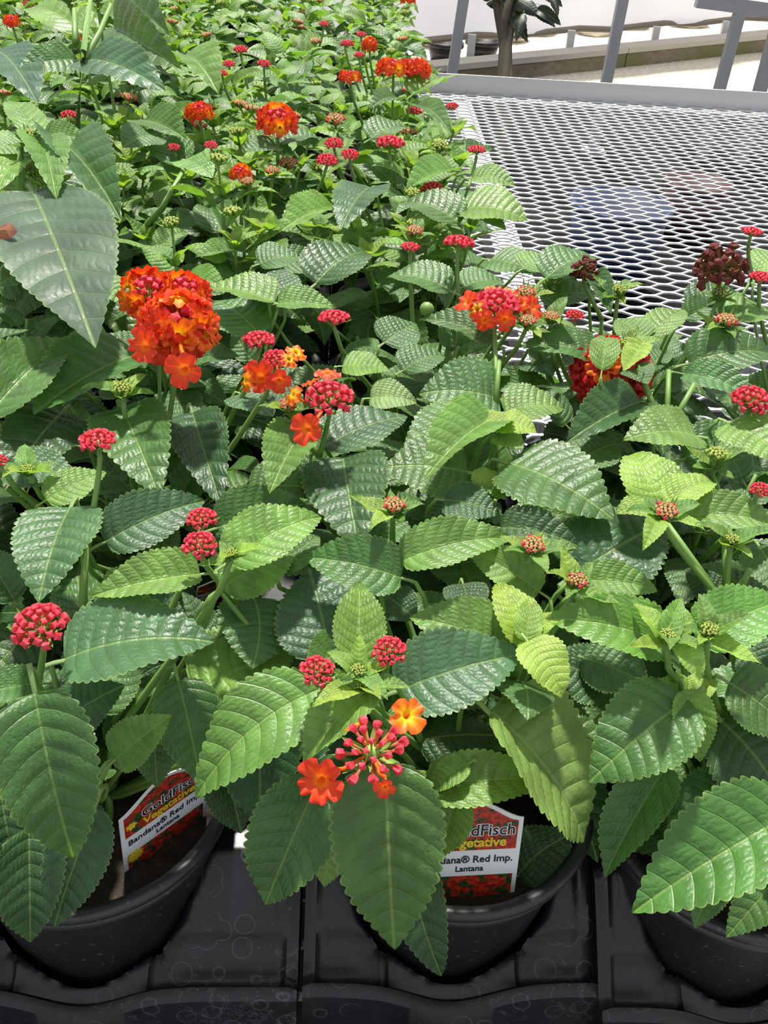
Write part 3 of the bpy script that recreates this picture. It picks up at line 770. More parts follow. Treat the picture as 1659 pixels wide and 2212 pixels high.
for (i, j) in list(PLANTS): fill(i, j, random.Random(i * 37 + j * 101 + 9))

# ---- leaves seen singly in the photograph: base, tip (frame pixels), width, colour, options
ZT = [(-200, .285), (300, .275), (600, .265), (900, .255), (1150, .247), (1350, .238), (1500, .222), (1650, .195), (1800, .165), (1950, .138), (2050, .122), (2120, .110)]
def zc(y):
    for (a, za), (b, zb) in zip(ZT, ZT[1:]):
        if y <= b: return za + (zb - za) * max(0, (y - a)) / (b - a)
    return ZT[-1][1]
HL = [
 # front left plant
 (75, 1498, 158, 1852, 205, 'M', dict(v=1, dz=.03)), (62, 1790, 66, 2036, 140, 'D', dict(v=5, dz=.004)), (205, 1745, 118, 2002, 130, 'D', dict(v=0, dz=.004)), (150, 1740, 190, 1900, 130, 'D', dict(v=0, dz=-.03)),
 (140, 1425, 462, 1388, 165, 'G', dict(v=1, dz=.012, roll=-15)), (420, 1500, 640, 1400, 190, 'B', dict(v=0, dz=-.02)), (385, 1470, 432, 1690, 135, 'M', dict(v=0)),
 (690, 1490, 424, 1724, 165, 'B', dict(v=7, dz=.014)), (805, 1480, 655, 1652, 100, 'B', dict(v=5, dz=.03)), (548, 1292, 545, 1445, 175, 'M', dict(v=8, dz=-.01)),
 (715, 1425, 668, 1228, 190, 'G', dict(v=0, dz=-.008)), (775, 1432, 776, 1258, 105, 'B', dict(v=2, dz=.012)),
 (862, 1492, 1128, 1415, 165, 'G', dict(v=1, dz=.008)), (1100, 1405, 885, 1335, 130, 'B', dict(v=1, dz=-.002)),
 (1140, 1390, 1068, 1262, 85, 'Y', dict(v=1, dz=.012)), (1135, 1385, 1150, 1290, 60, 'Y', dict(v=0, dz=.016)), (1140, 1385, 1214, 1508, 92, 'Y', dict(v=1, dz=.02)), (1150, 1370, 1210, 1330, 40, 'Y', dict(dz=.015)),
 (1440, 1392, 1172, 1338, 120, 'Y', dict(v=1, dz=.015, c=(.15, .33, .05))), (1505, 1380, 1690, 1300, 130, 'Y', dict(v=1, dz=.015, c=(.15, .33, .05))),
 (1470, 1380, 1455, 1300, 60, 'Y', dict(dz=.025)), (1470, 1385, 1512, 1470, 55, 'Y', dict(dz=.028)), (1480, 1500, 1420, 1470, 60, 'Y', dict(dz=.01)), (1490, 1500, 1550, 1470, 55, 'Y', dict(dz=.01)),
 (1485, 1510, 1272, 1690, 195, 'M', dict(v=0, dz=.02)), (1480, 1490, 1512, 1645, 85, 'B', dict(v=2, dz=.02)), (1560, 1560, 1690, 1755, 190, 'D', dict(v=4)), (1575, 1475, 1720, 1590, 120, 'M', dict(v=0, dz=.012)),
 (1060, 1540, 1262, 1818, 175, 'P', dict(v=5, dz=.012, roll=-28)), (905, 1600, 1085, 1590, 110, 'D', dict(v=3, dz=-.012)), (925, 1700, 1192, 1685, 112, 'B', dict(v=1, dz=.012)),
 (832, 1648, 852, 2050, 225, 'M', dict(v=0, dz=.028)), (880, 1830, 954, 2108, 110, 'D', dict(v=7, dz=.004)), (690, 1680, 574, 1955, 175, 'M', dict(v=5, dz=.012)), (725, 1760, 700, 1915, 105, 'B', dict(v=0, dz=-.012)),
 (985, 1715, 950, 1852, 95, 'B', dict(v=2, dz=.018)), (1010, 1650, 928, 1712, 60, 'B', dict(v=1, dz=.016)), (1120, 1890, 1240, 1800, 130, 'D', dict(v=8, dz=-.038)),
 (1440, 1655, 1306, 1895, 120, 'M', dict(v=5, dz=.008)), (1715, 1755, 1366, 1972, 225, 'M', dict(v=2, dz=.035, c=(.075, .20, .04))), (1580, 1690, 1440, 1810, 120, 'M', dict(v=2, dz=.0)),
 (1700, 1870, 1568, 2025, 115, 'M', dict(v=0, dz=.012)), (1560, 1860, 1500, 2005, 90, 'M', dict(v=0, dz=.004)), (250, 1640, 372, 1545, 95, 'B', dict(v=2, dz=.012)), (240, 1640, 310, 1600, 60, 'B', dict(v=0)), (130, 1560, 270, 1480, 110, 'D', dict(v=0)),
 (330, 1570, 340, 1700, 90, 'M', dict(v=2, dz=-.01)), (0, 1700, 40, 1900, 120, 'D', dict(v=0)), (560, 1560, 560, 1780, 160, 'D', dict(v=0, dz=-.02)), (480, 1650, 520, 1800, 110, 'D', dict(v=0, dz=-.025)),
 (1620, 1400, 1700, 1520, 110, 'D', dict(v=0)), (1310, 1480, 1180, 1420, 120, 'D', dict(v=0, dz=-.02)), (1260, 1420, 1400, 1480, 110, 'M', dict(v=0, dz=-.018)),
 # middle band
 (152, 1095, 84, 1302, 165, 'G', dict(v=0, dz=.006)), (432, 1240, 195, 1290, 92, 'B', dict(v=2, dz=.016)), (498, 1212, 694, 1118, 112, 'B', dict(v=1, dz=.014)), (480, 1270, 640, 1190, 110, 'B', dict(v=0, dz=.002)), (470, 1140, 660, 1090, 110, 'M', dict(v=1, dz=-.008)),
 (228, 1170, 442, 1083, 112, 'G', dict(v=1, dz=.002)), (866, 1248, 656, 1205, 115, 'M', dict(v=1, dz=.008)), (740, 985, 775, 1190, 180, 'D', dict(v=0, dz=-.004)), (868, 1212, 1104, 1164, 95, 'B', dict(v=1, dz=.012)),
 (1165, 1278, 1010, 1190, 85, 'B', dict(v=1, dz=.008)), (1258, 1255, 1420, 1278, 72, 'B', dict(v=1, dz=.008)), (1245, 1240, 1440, 1130, 180, 'D', dict(v=0, dz=-.008)), (1098, 1000, 1325, 1122, 150, 'M', dict(v=0, dz=.006)),
 (1066, 905, 918, 1035, 110, 'B', dict(v=5, dz=.012)), (1010, 1020, 828, 1010, 150, 'M', dict(v=0, dz=-.002)), (1090, 890, 1218, 884, 72, 'B', dict(v=1, dz=.006)), (1076, 862, 905, 852, 130, 'M', dict(v=1, dz=-.004)), (1040, 900, 872, 965, 95, 'M', dict(v=0, dz=.0)),
 (1385, 868, 1222, 958, 100, 'D', dict(v=2, dz=.0)), (1505, 942, 1346, 952, 90, 'B', dict(v=1, dz=.004)), (1478, 808, 1640, 872, 62, 'M', dict(v=1, dz=.004)), (1488, 785, 1672, 768, 90, 'M', dict(v=1, dz=.0)), (1292, 772, 1118, 752, 62, 'M', dict(v=1, dz=.004)),
 (1064, 742, 905, 692, 52, 'M', dict(v=1, dz=.0)), (1574, 912, 1710, 1005, 105, 'B', dict(v=0, dz=.012)), (1425, 1095, 1362, 982, 110, 'Y', dict(v=1, dz=.012)), (1440, 1090, 1545, 1045, 62, 'Y', dict(v=1, dz=.016)), (1478, 1115, 1690, 1140, 75, 'B', dict(v=1, dz=.01)), (1420, 1120, 1388, 1190, 48, 'Y', dict(dz=.03)),
 (1420, 1095, 1330, 1110, 60, 'Y', dict(dz=.01)), (262, 880, 345, 1075, 160, 'M', dict(v=0, dz=.0)), (415, 890, 478, 1095, 120, 'D', dict(v=0, dz=-.018)), (135, 890, 10, 1060, 150, 'D', dict(v=0, dz=-.008)), (302, 765, 74, 897, 130, 'M', dict(v=2, dz=.006)), (-30, 905, 146, 735, 130, 'M', dict(v=2, dz=.01)), (20, 1010, 170, 1040, 90, 'G', dict(v=0)), (100, 1080, 230, 1020, 70, 'B', dict(v=0)),
 (656, 925, 582, 1068, 105, 'B', dict(v=2, dz=.01)), (700, 965, 880, 900, 90, 'G', dict(v=0, dz=-.004)), (1040, 1060, 1060, 1015, 60, 'Y', dict(dz=.0)), (1070, 925, 1040, 880, 60, 'Y', dict(dz=.016)), (1075, 920, 1160, 935, 62, 'Y', dict(dz=.014)), (1070, 940, 1130, 970, 60, 'B', dict(dz=.012)), (1050, 1030, 1090, 1080, 70, 'B', dict(v=0)),
 (1250, 1000, 1330, 960, 90, 'M', dict(v=0, dz=-.012)), (1480, 990, 1640, 960, 90, 'M', dict(v=1, dz=-.01)), (1640, 1180, 1700, 1290, 110, 'M', dict(v=0)), (960, 1080, 1080, 1110, 80, 'D', dict(v=0)), (1080, 1140, 1250, 1180, 80, 'D', dict(v=1)),
 (840, 1290, 900, 1340, 100, 'D', dict(v=0, dz=-.01)), (610, 1230, 690, 1160, 70, 'M', dict(v=1)), (540, 1060, 690, 1060, 90, 'M', dict(v=1, dz=-.008)), (1000, 1260, 1020, 1340, 90, 'D', dict(v=0, dz=-.02)), (1560, 1280, 1480, 1230, 110, 'D', dict(v=0, dz=-.02)), (300, 1300, 400, 1330, 80, 'D', dict(v=0, dz=-.02)),
 # upper left large leaves
 (72, 415, 206, 752, 268, 'G', dict(big=1, dz=.045, c=(.075, .135, .066), T=.9, roll=0)), (125, 308, 262, 478, 95, 'M', dict(v=5, dz=.04)), (85, 305, 122, 432, 72, 'Y', dict(v=1, dz=.05, c=(.13, .27, .05))), (75, 295, 22, 218, 62, 'Y', dict(v=0, dz=.05, c=(.14, .28, .05))), (95, 295, 190, 300, 60, 'Y', dict(v=0, dz=.05, c=(.14, .28, .05))), (60, 310, -20, 330, 60, 'Y', dict(v=0, dz=.045, c=(.14, .28, .05))), (60, 330, -10, 420, 80, 'B', dict(v=0, dz=.035)), (180, 400, 140, 330, 110, 'G', dict(v=0, dz=.01)),
 (180, 130, 358, 198, 96, 'G', dict(v=0, dz=.07)), (245, 58, 395, 150, 40, 'M', dict(v=2, dz=.05, roll=40)), (170, 130, 40, 150, 70, 'M', dict(v=0, dz=.06)), (385, 135, 472, 204, 80, 'B', dict(v=1, dz=.03)), (-10, 110, 82, 225, 110, 'G', dict(v=0, dz=.05, c=(.05, .12, .065))), (262, -15, 370, 78, 34, 'M', dict(v=2, dz=.05, roll=40)), (180, 70, 60, 20, 70, 'B', dict(v=0, dz=.06)), (290, 20, 130, 60, 70, 'B', dict(dz=.04)),
 (330, 290, 265, 320, 70, 'M', dict(v=0, dz=.02)), (310, 260, 400, 300, 70, 'M', dict(v=2, dz=.02)), (390, 360, 330, 310, 70, 'M', dict(v=1)), (400, 345, 460, 385, 60, 'B', dict(v=0, dz=.02)),
 # centre back
 (592, 652, 448, 622, 56, 'B', dict(v=2, dz=.006)), (600, 652, 606, 582, 105, 'G', dict(v=8, dz=.004)), (600, 656, 722, 664, 48, 'B', dict(v=2, dz=.006)), (560, 722, 468, 650, 100, 'M', dict(v=0, dz=-.01)), (682, 612, 795, 548, 90, 'D', dict(v=1, dz=-.004)), (972, 628, 836, 600, 58, 'M', dict(v=1, dz=.004)), (1000, 620, 1090, 612, 50, 'M', dict(v=1, dz=.004)),
 (802, 405, 735, 498, 90, 'G', dict(v=0, dz=.012)), (722, 448, 603, 502, 62, 'B', dict(v=2, dz=.006)), (992, 482, 862, 440, 62, 'M', dict(v=1, dz=.01)), (1000, 452, 1138, 478, 82, 'B', dict(v=1, dz=.014)), (1020, 385, 1112, 402, 42, 'B', dict(v=1, dz=.016)), (982, 368, 876, 412, 48, 'B', dict(v=2, dz=.014)), (1000, 462, 1092, 498, 40, 'M', dict(v=2, dz=.01)), (560, 570, 650, 560, 62, 'M', dict(v=1)), (1180, 600, 1285, 560, 60, 'M', dict(v=1, dz=.02)), (1280, 590, 1320, 680, 36, 'D', dict(v=2, dz=.02)),
 (1060, 560, 1160, 590, 60, 'M', dict(v=0, dz=.004)), (1130, 580, 1200, 560, 50, 'B', dict(v=0, dz=.012)), (1170, 650, 1290, 640, 60, 'M', dict(v=1)), (1300, 800, 1310, 730, 60, 'B', dict(v=1, dz=.02)), (1390, 730, 1330, 690, 70, 'B', dict(v=0, dz=.014)), (1400, 730, 1480, 670, 60, 'B', dict(v=0, dz=.012)), (1390, 740, 1345, 800, 50, 'Y', dict(dz=.03)), (1480, 690, 1560, 660, 50, 'M', dict(dz=.0)), (1560, 690, 1680, 690, 50, 'B', dict(v=1, dz=.008)), (1360, 790, 1400, 830, 60, 'M', dict(v=0, dz=.01)),
 (1490, 660, 1600, 640, 50, 'D', dict(v=1)), (1640, 590, 1700, 560, 60, 'B', dict(v=1, dz=.01)), (640, 850, 560, 850, 80, 'G', dict(v=0, dz=-.006)), (520, 850, 590, 900, 90, 'G', dict(v=0, dz=-.01)), (870, 800, 960, 770, 60, 'M', dict(v=1)), (800, 860, 900, 870, 60, 'P', dict(v=1, dz=-.004)), (740, 790, 840, 800, 60, 'B', dict(v=0, dz=-.004)), (830, 740, 900, 700, 80, 'M', dict(v=0, dz=-.006)), (1110, 700, 1200, 700, 50, 'M', dict(v=1)),
 (780, 340, 700, 390, 50, 'B', dict(v=1)), (600, 320, 530, 330, 36, 'M', dict(v=1, dz=.01)), (600, 310, 690, 300, 36, 'M', dict(v=1, dz=.01)), (800, 300, 880, 280, 40, 'M', dict(v=1, dz=.01)), (900, 230, 975, 290, 40, 'M', dict(v=1, dz=.012)), (860, 215, 800, 235, 36, 'M', dict(v=1, dz=.012)), (890, 205, 960, 180, 36, 'B', dict(v=1, dz=.012)),
]
hr = random.Random(77)
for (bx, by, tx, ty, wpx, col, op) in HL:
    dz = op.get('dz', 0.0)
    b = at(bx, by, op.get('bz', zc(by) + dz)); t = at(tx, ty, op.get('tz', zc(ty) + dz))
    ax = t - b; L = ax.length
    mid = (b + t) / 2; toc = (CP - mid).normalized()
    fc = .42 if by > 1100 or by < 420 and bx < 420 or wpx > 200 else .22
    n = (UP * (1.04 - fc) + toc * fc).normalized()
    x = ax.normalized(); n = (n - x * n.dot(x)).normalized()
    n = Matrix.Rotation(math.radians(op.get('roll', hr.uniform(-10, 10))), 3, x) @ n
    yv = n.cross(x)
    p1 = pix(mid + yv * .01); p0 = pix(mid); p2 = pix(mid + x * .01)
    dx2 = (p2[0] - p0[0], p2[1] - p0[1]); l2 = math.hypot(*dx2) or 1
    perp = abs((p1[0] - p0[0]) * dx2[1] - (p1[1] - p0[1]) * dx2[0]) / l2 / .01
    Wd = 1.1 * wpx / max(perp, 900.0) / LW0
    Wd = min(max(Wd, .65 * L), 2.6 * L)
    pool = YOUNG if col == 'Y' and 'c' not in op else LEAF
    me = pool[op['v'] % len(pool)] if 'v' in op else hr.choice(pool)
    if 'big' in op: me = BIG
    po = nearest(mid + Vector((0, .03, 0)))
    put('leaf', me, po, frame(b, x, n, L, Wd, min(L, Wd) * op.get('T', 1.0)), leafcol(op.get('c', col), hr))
    if col != 'Y' and by > 380:                          # the shoot that carries it, going down into the plant
        e = b - x * L * .15 - n * L * .04; c = Vector((po.location.x, po.location.y, .112))
        stem(po, bez(e, e - x * .012 - Vector((0, 0, .008)), c.lerp(e, .5) - Vector((0, 0, .015)), c, 6), .0011, .0020, k=6)

# ---- flower heads seen singly: centre, width in pixels, kind, options
HH = [
 (90, 1362, 125, 'bud', dict(dz=.03, s=(78, 1500))), (685, 1455, 82, 'bud', dict(dz=.03)), (840, 1412, 80, 'bud', dict(dz=.03, s=(815, 1500))),
 (802, 1628, 165, 'sparse', dict(dz=.052, tilt=.75, ex=[('orange', 880, 1545, 78, (.25, -.35, .7)), ('red', 692, 1688, 88, (-.2, -.8, .55)), ('orange', 764, 1565, 40, (-.4, .5, .6)), ('red', 832, 1702, 42, (0, -.6, .2))])),
 (436, 1128, 72, 'bud', dict(dz=.022, tilt=.0)), (432, 1184, 80, 'bud', dict(dz=.03, s=(510, 1300))), (213, 962, 90, 'flat', dict(dz=.03, tilt=0, s=(188, 1190))),
 (712, 872, 112, 'bud', dict(dz=.03, s=(690, 985), ex=[('red', 664, 926, 62, (-.3, -.8, .5)), ('orange', 632, 852, 44, (-.6, -.3, .6)), ('red', 708, 803, 54, (0, .1, 1)), ('red', 670, 828, 36, (-.4, .2, .8))])),
 (596, 783, 66, 'flat', dict(dz=.026, tilt=.3, ex=[('orange', 640, 760, 46, (.3, -.2, .8)), ('red', 562, 816, 62, (-.2, -.8, .4)), ('orange', 530, 822, 44, (-.7, -.4, .3)), ('red', 604, 822, 46, (.2, -.8, .3)), ('orange', 625, 775, 40, (.4, -.3, .7))])), (560, 745, 78, 'flat', dict(dz=.022, tilt=0)), (322, 640, 118, 'open', dict(dz=.030, tilt=.45)), (398, 640, 110, 'open', dict(dz=.028, tilt=.2)), (385, 712, 150, 'full', dict(dz=.04, tilt=.75, ex=[('red', 398, 798, 66, (0, -.9, .3)), ('red', 312, 748, 66, (-.4, -.8, .4)), ('orange', 362, 728, 58, (0, -.7, .7))])), (722, 697, 76, 'flat', dict(dz=.012, tilt=-.1)),
 (1072, 668, 112, 'flat', dict(dz=.024, tilt=.1, s=(1075, 870), ex=[('red', 1010, 652, 52, (-.6, -.2, .6)), ('orange', 1030, 668, 40, (-.4, -.6, .5)), ('red', 1046, 692, 44, (-.2, -.8, .2)), ('red', 1092, 690, 44, (.2, -.8, .2)), ('orange', 1078, 634, 56, (0, .2, 1)), ('red', 1128, 652, 56, (.4, -.4, .7)), ('red', 1152, 662, 50, (.6, -.3, .5)), ('orange', 1048, 640, 46, (-.3, .2, .9))])), (1318, 812, 150, 'crimson', dict(dz=-.004, tilt=.5)), (1620, 872, 88, 'bud', dict(dz=.022, tilt=.35)), (1556, 582, 95, 'dry', dict(dz=.04, tilt=.2, s=(1590, 680))), (1262, 585, 52, 'dry', dict(dz=.026, s=(1300, 690))),
 (1622, 508, 52, 'flat', dict(dz=.06, tilt=-.1, s=(1625, 600))), (1642, 607, 56, 'flat', dict(dz=.03, tilt=0)), (1240, 687, 44, 'bud', dict(dz=.01, tilt=0)), (1566, 702, 52, 'young', dict(dz=.016, tilt=.1)), (1196, 606, 34, 'young', dict(dz=.012, tilt=0)), (1135, 640, 46, 'young', dict(dz=.012)),
 (886, 540, 46, 'flat', dict(dz=.016, tilt=0)), (895, 506, 38, 'young', dict(dz=.014)), (990, 534, 74, 'flat', dict(dz=.03, tilt=-.1, s=(990, 650))), (1030, 330, 44, 'flat', dict(dz=.02, tilt=0, s=(1010, 410))), (842, 318, 68, 'flat', dict(dz=.02, tilt=.05)), (722, 316, 46, 'flat', dict(dz=.02)), (706, 352, 50, 'flat', dict(dz=.018)), (756, 340, 44, 'flat', dict(dz=.018)),
 (600, 266, 84, 'open', dict(dz=.03, tilt=.3, s=(600, 350))), (430, 248, 58, 'open', dict(dz=.025, tilt=0)), (850, 156, 70, 'open', dict(dz=.03, tilt=-.1)), (895, 155, 66, 'open', dict(dz=.03, tilt=-.1, s=(885, 215))), (756, 172, 46, 'open', dict(dz=.022, tilt=-.1)), (520, 378, 46, 'open', dict(dz=.016)), (535, 398, 30, 'young', dict(dz=.014)), (798, 99, 30, 'full', dict(dz=.025)), (25, 48, 34, 'open', dict(dz=.03)),
 (456, 318, 32, 'flat', dict(dz=.016)), (376, 322, 30, 'flat', dict(dz=.012)), (520, 112, 34, 'flat', dict(dz=.02)), (495, 142, 30, 'flat', dict(dz=.016)), (480, 162, 26, 'flat', dict(dz=.016)), (570, 142, 32, 'flat', dict(dz=.016)), (776, 122, 24, 'flat', dict(dz=.016)), (780, 78, 24, 'flat', dict(dz=.02)), (725, 268, 46, 'young', dict(dz=.016)), (950, 325, 42, 'green', dict(dz=.014)), (588, 375, 32, 'young', dict(dz=.012)), (700, 55, 24, 'flat', dict(dz=.02)), (745, 96, 22, 'flat', dict(dz=.02)),
 (1546, 992, 54, 'green', dict(dz=.02, tilt=0, s=(1550, 1060))), (1436, 1112, 56, 'young', dict(dz=.03, s=(1550, 1290))), (1640, 1062, 46, 'bud', dict(dz=.024)), (1150, 1186, 58, 'young', dict(dz=.022, tilt=.1)), (1245, 1260, 48, 'young', dict(dz=.026)), (850, 1100, 54, 'young', dict(dz=.024, tilt=0, s=(848, 1190))), (264, 846, 44, 'green', dict(dz=.02)), (772, 1452, 36, 'green', dict(dz=.03)), (782, 1482, 30, 'green', dict(dz=.03)), (1440, 1378, 40, 'green', dict(dz=.03)), (1530, 1366, 44, 'green', dict(dz=.03)), (1336, 632, 36, 'green', dict(dz=.024)), (500, 1200, 32, 'green', dict(dz=.03)), (1190, 690, 36, 'young', dict(dz=.02)),
 (62, 300, 40, 'green', dict(dz=.055)), (150, 2, 40, 'green', dict(dz=.1)), (210, 4, 40, 'green', dict(dz=.1)), (1140, 700, 40, 'young', dict(dz=.022)), (1355, 750, 40, 'green', dict(dz=.02)), (1580, 1170, 34, 'green', dict(dz=.02)), (60, 1020, 34, 'green', dict(dz=.01)), (625, 880, 44, 'young', dict(dz=.024)), (-2, 1000, 40, 'bud', dict(dz=.02)), (1555, 640, 40, 'green', dict(dz=.02)),
]
for (x, y, wpx, kind, op) in HH:
    z = zc(y) + op.get('dz', .02); p = at(x, y, z); dep = pix(p)[2]
    r = wpx / 2 * dep / F / {'open': 1.25, 'full': 1.15, 'crimson': 1.15, 'dry': 1.05, 'sparse': 1.25, 'bud': 1.08, 'flat': 1.1, 'young': .95, 'green': .9}[kind]
    toc = (CP - p).normalized(); ti = op.get('tilt', .3)
    axis = (UP + toc * ti).normalized()
    o = nearest(p + Vector((0, .02, 0)))
    ex = [((c_, q % 3 if c_ != 'orange' or dp > 50 else 2), at(ex_, ey_, z + .004), Vector(f_), dp * dep / F) for q, (c_, ex_, ey_, dp, f_) in enumerate(op.get('ex', ()))]
    head(o, p, axis, r, kind, wpx >= 44 and dep < 1.3, ex)
    if kind in ('green', 'young') and dep < 1.0:
        for q in range(5):
            w_ = q * 2.4 + x; el_ = hr.uniform(.05, .6); L_ = hr.uniform(.014, .026); xd_ = Vector((math.cos(w_) * math.cos(el_), math.sin(w_) * math.cos(el_), math.sin(el_)))
            put('young_leaf', hr.choice(YOUNG), o, frame(p - axis * r * .7, xd_, UP - xd_ * .2, L_, L_ * 1.1, L_), leafcol('Y' if q % 2 else 'B', hr))
    c = Vector((o.location.x, o.location.y, .11))
    pr_ = p - axis * r * .3
    if 's' in op:
        b = at(op['s'][0], op['s'][1], max(.13, zc(op['s'][1]) - .005))
        stem(o, bez(pr_, pr_ - axis * .012, b.lerp(pr_, .3), b, 7) , .0013 * (1 if dep < .8 else 1.2), .0019); low = b
    else: low = p - axis * r * .3
    stem(o, bez(low, low - Vector((0, 0, .03)), c + Vector((0, 0, .05)), c, 6), .0015, .0024)
# thick bare stems of the tall shoots, upper left
for (pts) in ([(198, -20, .11), (180, 110, .085), (166, 285, .0)], [(395, 370, .02), (350, 450, .0), (280, 530, -.05)], [(45, 310, .05), (42, 430, .02)], [(240, 10, .1), (215, 70, .08), (185, 125, .075)], [(160, 20, .1), (163, 90, .085)]):
    w = [at(a, b, zc(b) + c) for (a, b, c) in pts]; stem(nearest(w[-1]), w if len(w) > 2 else [w[0], w[0].lerp(w[1], .5), w[1]], .0022, .0036)
# stems seen singly in the middle band
for (a, b) in (((1440, 1130), (1552, 1290)), ((1565, 1150), (1570, 1290)), ((1620, 1230), (1590, 1290)), ((1445, 800), (1440, 910)), ((1378, 790), (1420, 900)), ((185, 1180), (178, 1310)), ((1078, 780), (1070, 880)), ((1500, 830), (1450, 920)), ((1240, 1280), (1190, 1330)), ((1140, 1400), (1100, 1480)), ((1475, 1400), (1485, 1500))):
    p0 = at(*a, zc(a[1]) + .012); p1 = at(*b, zc(b[1]) - .006); stem(nearest(p1), [p0, p0.lerp(p1, .5), p1], .0016, .0022)
# dried petal lying on the broad leaf
pa = at(72, 415, zc(415) + .045); pb = at(206, 752, zc(752) + .045); pz = pa.lerp(pb, .28).z + .012
dp = obj('dried_petal', mesh('dried_petal', [(x_ * .009, y_ * .009, z_ * .006) for (x_, y_, z_) in ((-.6, -.5, 0), (.1, -.7, .25), (.7, -.2, .05), (.5, .6, .3), (-.1, .8, 0), (-.8, .3, .3), (0, 0, .55), (0, 0, -.1))], [[6, q, (q + 1) % 6] for q in range(6)] + [[7, (q + 1) % 6, q] for q in range(6)], M['dry']))
uv_by(dp.data, [.6, .7, .9, .5, .8, .6, .5, .5]); dp.location = at(16, 503, pz); dp.rotation_euler = (.5, -.2, .4); tag(dp, 'dried brown petal lying on the huge grey-green leaf', 'petal')
# small unripe berry
bp = at(922, 668, zc(668) + .006); bm = bmesh.new(); bmesh.ops.create_icosphere(bm, subdivisions=2, radius=.0055); me = bpy.data.meshes.new('berry'); bm.to_mesh(me); bm.free(); me.materials.append(M['stem']); me.polygons.foreach_set('use_smooth', [True] * len(me.polygons))
put('berry', me, nearest(bp), Matrix.Translation(bp))

# ------------------------------------------------------------------ plant labels stuck in the pots
def plant_tag(bl, br, tr, label, full=True):
    """bl, br: the corners at the pot rim, tr: the right shoulder"""
    xd = (br - bl); wd = xd.length; xd.normalize(); yd = (tr - br); yd = (yd - xd * yd.dot(xd)); ht = yd.length; yd.normalize(); zd = xd.cross(yd)
    o = empty('plant_tag', bl)
    o.matrix_world = Matrix(((xd.x, yd.x, zd.x, bl.x), (xd.y, yd.y, zd.y, bl.y), (xd.z, yd.z, zd.z, bl.z), (0, 0, 0, 1)))
    tag(o, label, 'plant tag', 'plant tags in the pots')
    w, h = wd, ht; arch = .22 * w
    def outline(inset, y0, y1=None, n=18):
        pts = [(inset, y0), (w - inset, y0)]
        if y1 is not None: return pts + [(w - inset, y1), (inset, y1)]
        for i in range(n + 1):
            t = i / n; x = w - inset - (w - 2 * inset) * t; s = math.sin(math.pi * t); pts.append((x, h - inset * .8 + arch * (s ** 1.6)))
        return pts
    def plate(pts, z0, z1):
        n = len(pts); v = [(x, y, z0) for x, y in pts] + [(x, y, z1) for x, y in pts]
        return v, [list(range(n))[::-1], [n + i for i in range(n)]] + [[i, (i + 1) % n, n + (i + 1) % n, n + i] for i in range(n)]
    v, f = plate(outline(0, -.006), -.0006, 0); obj('card', mesh('card', v, f, M['tagwhite']), o)
    v, f = plate(outline(.045 * w, h * .655), 0, .00015); obj('photo_print', mesh('photo_print', v, f, M['print']), o)
    v, f = plate(outline(.045 * w, -.006, h * .36), 0, .00015); obj('photo_print', mesh('photo_print', v, f, M['print']), o)
    pts = [((.13 + (.10 if q % 2 else .072) * math.cos(q * math.pi / 11)) * w, h * .30 + (.10 if q % 2 else .072) * w * math.sin(q * math.pi / 11)) for q in range(22)]
    v, f = plate(pts, .0001, .0003); obj('sun_emblem', mesh('sun_emblem', v, f, M['yellow']), o)
    pts = [((.12 + rr_ * math.cos(q * math.pi / 7)) * w, h * .80 + rr_ * w * math.sin(q * math.pi / 7)) for q, rr_ in enumerate((.07, .045, .065, .04, .06, .045, .07, .05, .06, .035, .075, .045, .06, .04))]
    v, f = plate(pts, .0001, .0003); obj('leaf_emblem', mesh('leaf_emblem', v, f, M['yellow']), o)
    def text(s_, x, y, width, mat, off, z):
        src, wd_ = TEXTS[s_, off]; me_ = src.copy(); me_.materials.clear(); me_.materials.append(mat); sc_ = width / wd_
        t = obj('lettering', me_, o); t.location = (x, y, z); t.scale = (sc_, sc_ * 1.12, 1)
    text('GoldFisch', .235 * w, h * .825, .68 * w, M['tagwhite'], .055, .0004)
    text('GoldFisch', .235 * w, h * .825, .68 * w, M['ink'], .012, .0005)
    text('Vegetative', .25 * w, h * .70, .60 * w, M['yellow'], .03, .0005)
    text('Bandana\u00ae Red Imp.', .065 * w, h * .515, .86 * w, M['ink'], .016, .0003)
    text('Lantana', .38 * w, h * .415, .27 * w, M['ink'], .018, .0003)
plant_tag(at(893, 1962, .103), at(1108, 1950, .103), at(1158, 1764, .160), 'white and red plant tag standing upright in the front middle pot')
plant_tag(at(272, 1900, .103), at(446, 1772, .103), at(430, 1655, .158), 'white and red plant tag leaning in the front left pot')
plant_tag(at(415, 1318, .118), at(490, 1300, .118), at(488, 1255, .158), 'plant tag deep in shade under the two pink bud heads')
plant_tag(at(280, 448, .118), at(320, 445, .118), at(318, 425, .155), 'small plant tag showing below the thick bare stem, upper left')

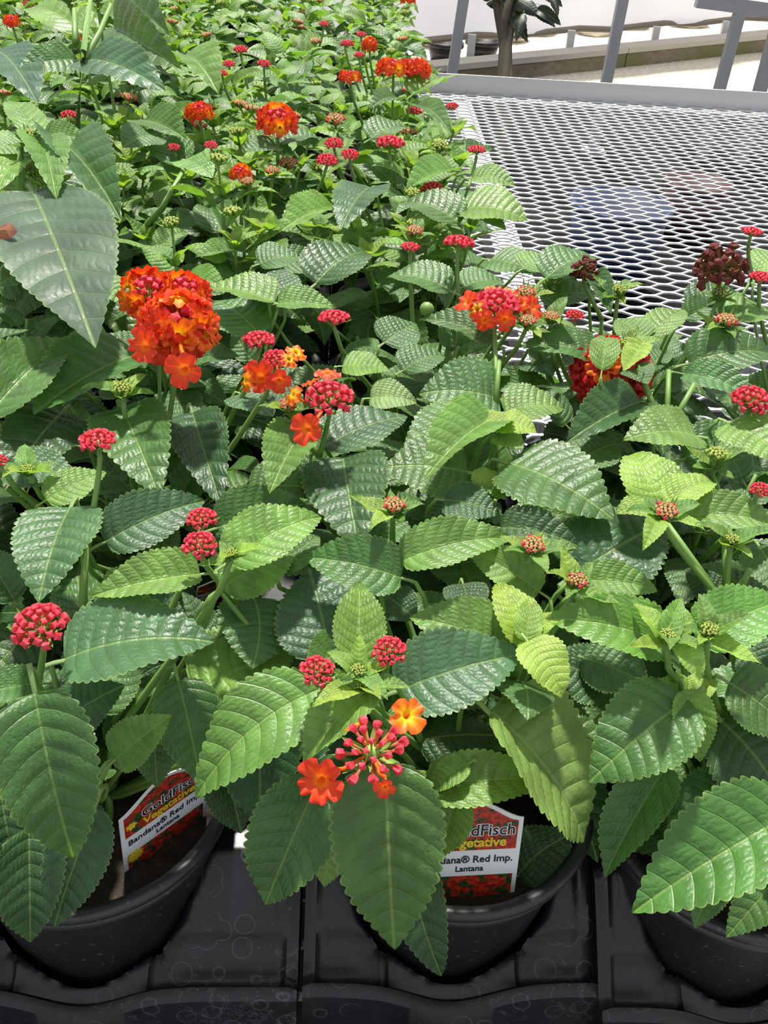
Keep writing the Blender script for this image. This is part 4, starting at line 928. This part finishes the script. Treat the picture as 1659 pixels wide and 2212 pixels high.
tr_seen = {}
for (i, j) in PLANTS:
    if (j >= 3 and j % 3 == 0) or (j == 2 and i == -3) or (i == -2 and j == 0):
        tray(tray_back if i != -2 or j else tray_std, i, j if j != 2 else 0, ('black pot tray under far lantanas, %s column from mesh, rows %s' % (['first', 'second', 'third', 'fourth', 'fifth', 'sixth', 'seventh', 'eighth'][-i], {3: 'four to six', 6: 'seven to nine', 9: 'ten to twelve', 12: 'thirteen onward'}[j])) if j >= 3 else ('black pot tray in shade at the left picture edge, front' if i == -2 else 'black pot tray in shade past the left picture edge'))
# leaves of the braided tree
tr_ = random.Random(9)
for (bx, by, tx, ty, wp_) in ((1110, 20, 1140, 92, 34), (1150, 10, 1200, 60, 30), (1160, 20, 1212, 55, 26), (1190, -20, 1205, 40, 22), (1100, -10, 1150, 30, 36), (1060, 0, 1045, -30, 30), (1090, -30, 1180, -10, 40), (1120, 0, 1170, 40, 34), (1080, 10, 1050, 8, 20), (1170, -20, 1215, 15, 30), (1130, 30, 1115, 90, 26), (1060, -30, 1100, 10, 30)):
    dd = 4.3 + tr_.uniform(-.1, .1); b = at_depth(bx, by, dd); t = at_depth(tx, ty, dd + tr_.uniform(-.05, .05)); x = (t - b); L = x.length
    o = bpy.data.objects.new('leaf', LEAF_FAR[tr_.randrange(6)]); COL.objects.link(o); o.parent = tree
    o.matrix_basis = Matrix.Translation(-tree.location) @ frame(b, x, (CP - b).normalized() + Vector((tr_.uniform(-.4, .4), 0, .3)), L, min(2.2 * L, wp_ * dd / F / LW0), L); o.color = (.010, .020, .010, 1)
# black nursery pots on the outside of the curb
for (x, y, lab) in ((962, 90, 'black nursery pot beside the leaning post, beyond the curb'), (1045, 86, 'black nursery pot beside the tree trunk, beyond the curb')):
    p = on_plane(x, y, wp + cn * .25, cn); o = empty('nursery_pot', (p.x, p.y, GZ)); tag(o, lab, 'pot', 'black nursery pots beyond the curb')
    hh = p.z - GZ
    obj('body', MB().lathe([(.001, 0), (.09, 0), (.12, hh), (.11, hh), (.10, hh - .04), (.001, hh - .04)], 20).me('body', M['plastic'], True), o)
    obj('rim', MB().lathe([(.118, hh - .03), (.13, hh - .03), (.13, hh), (.118, hh)], 20).me('rim', M['plastic'], True), o)
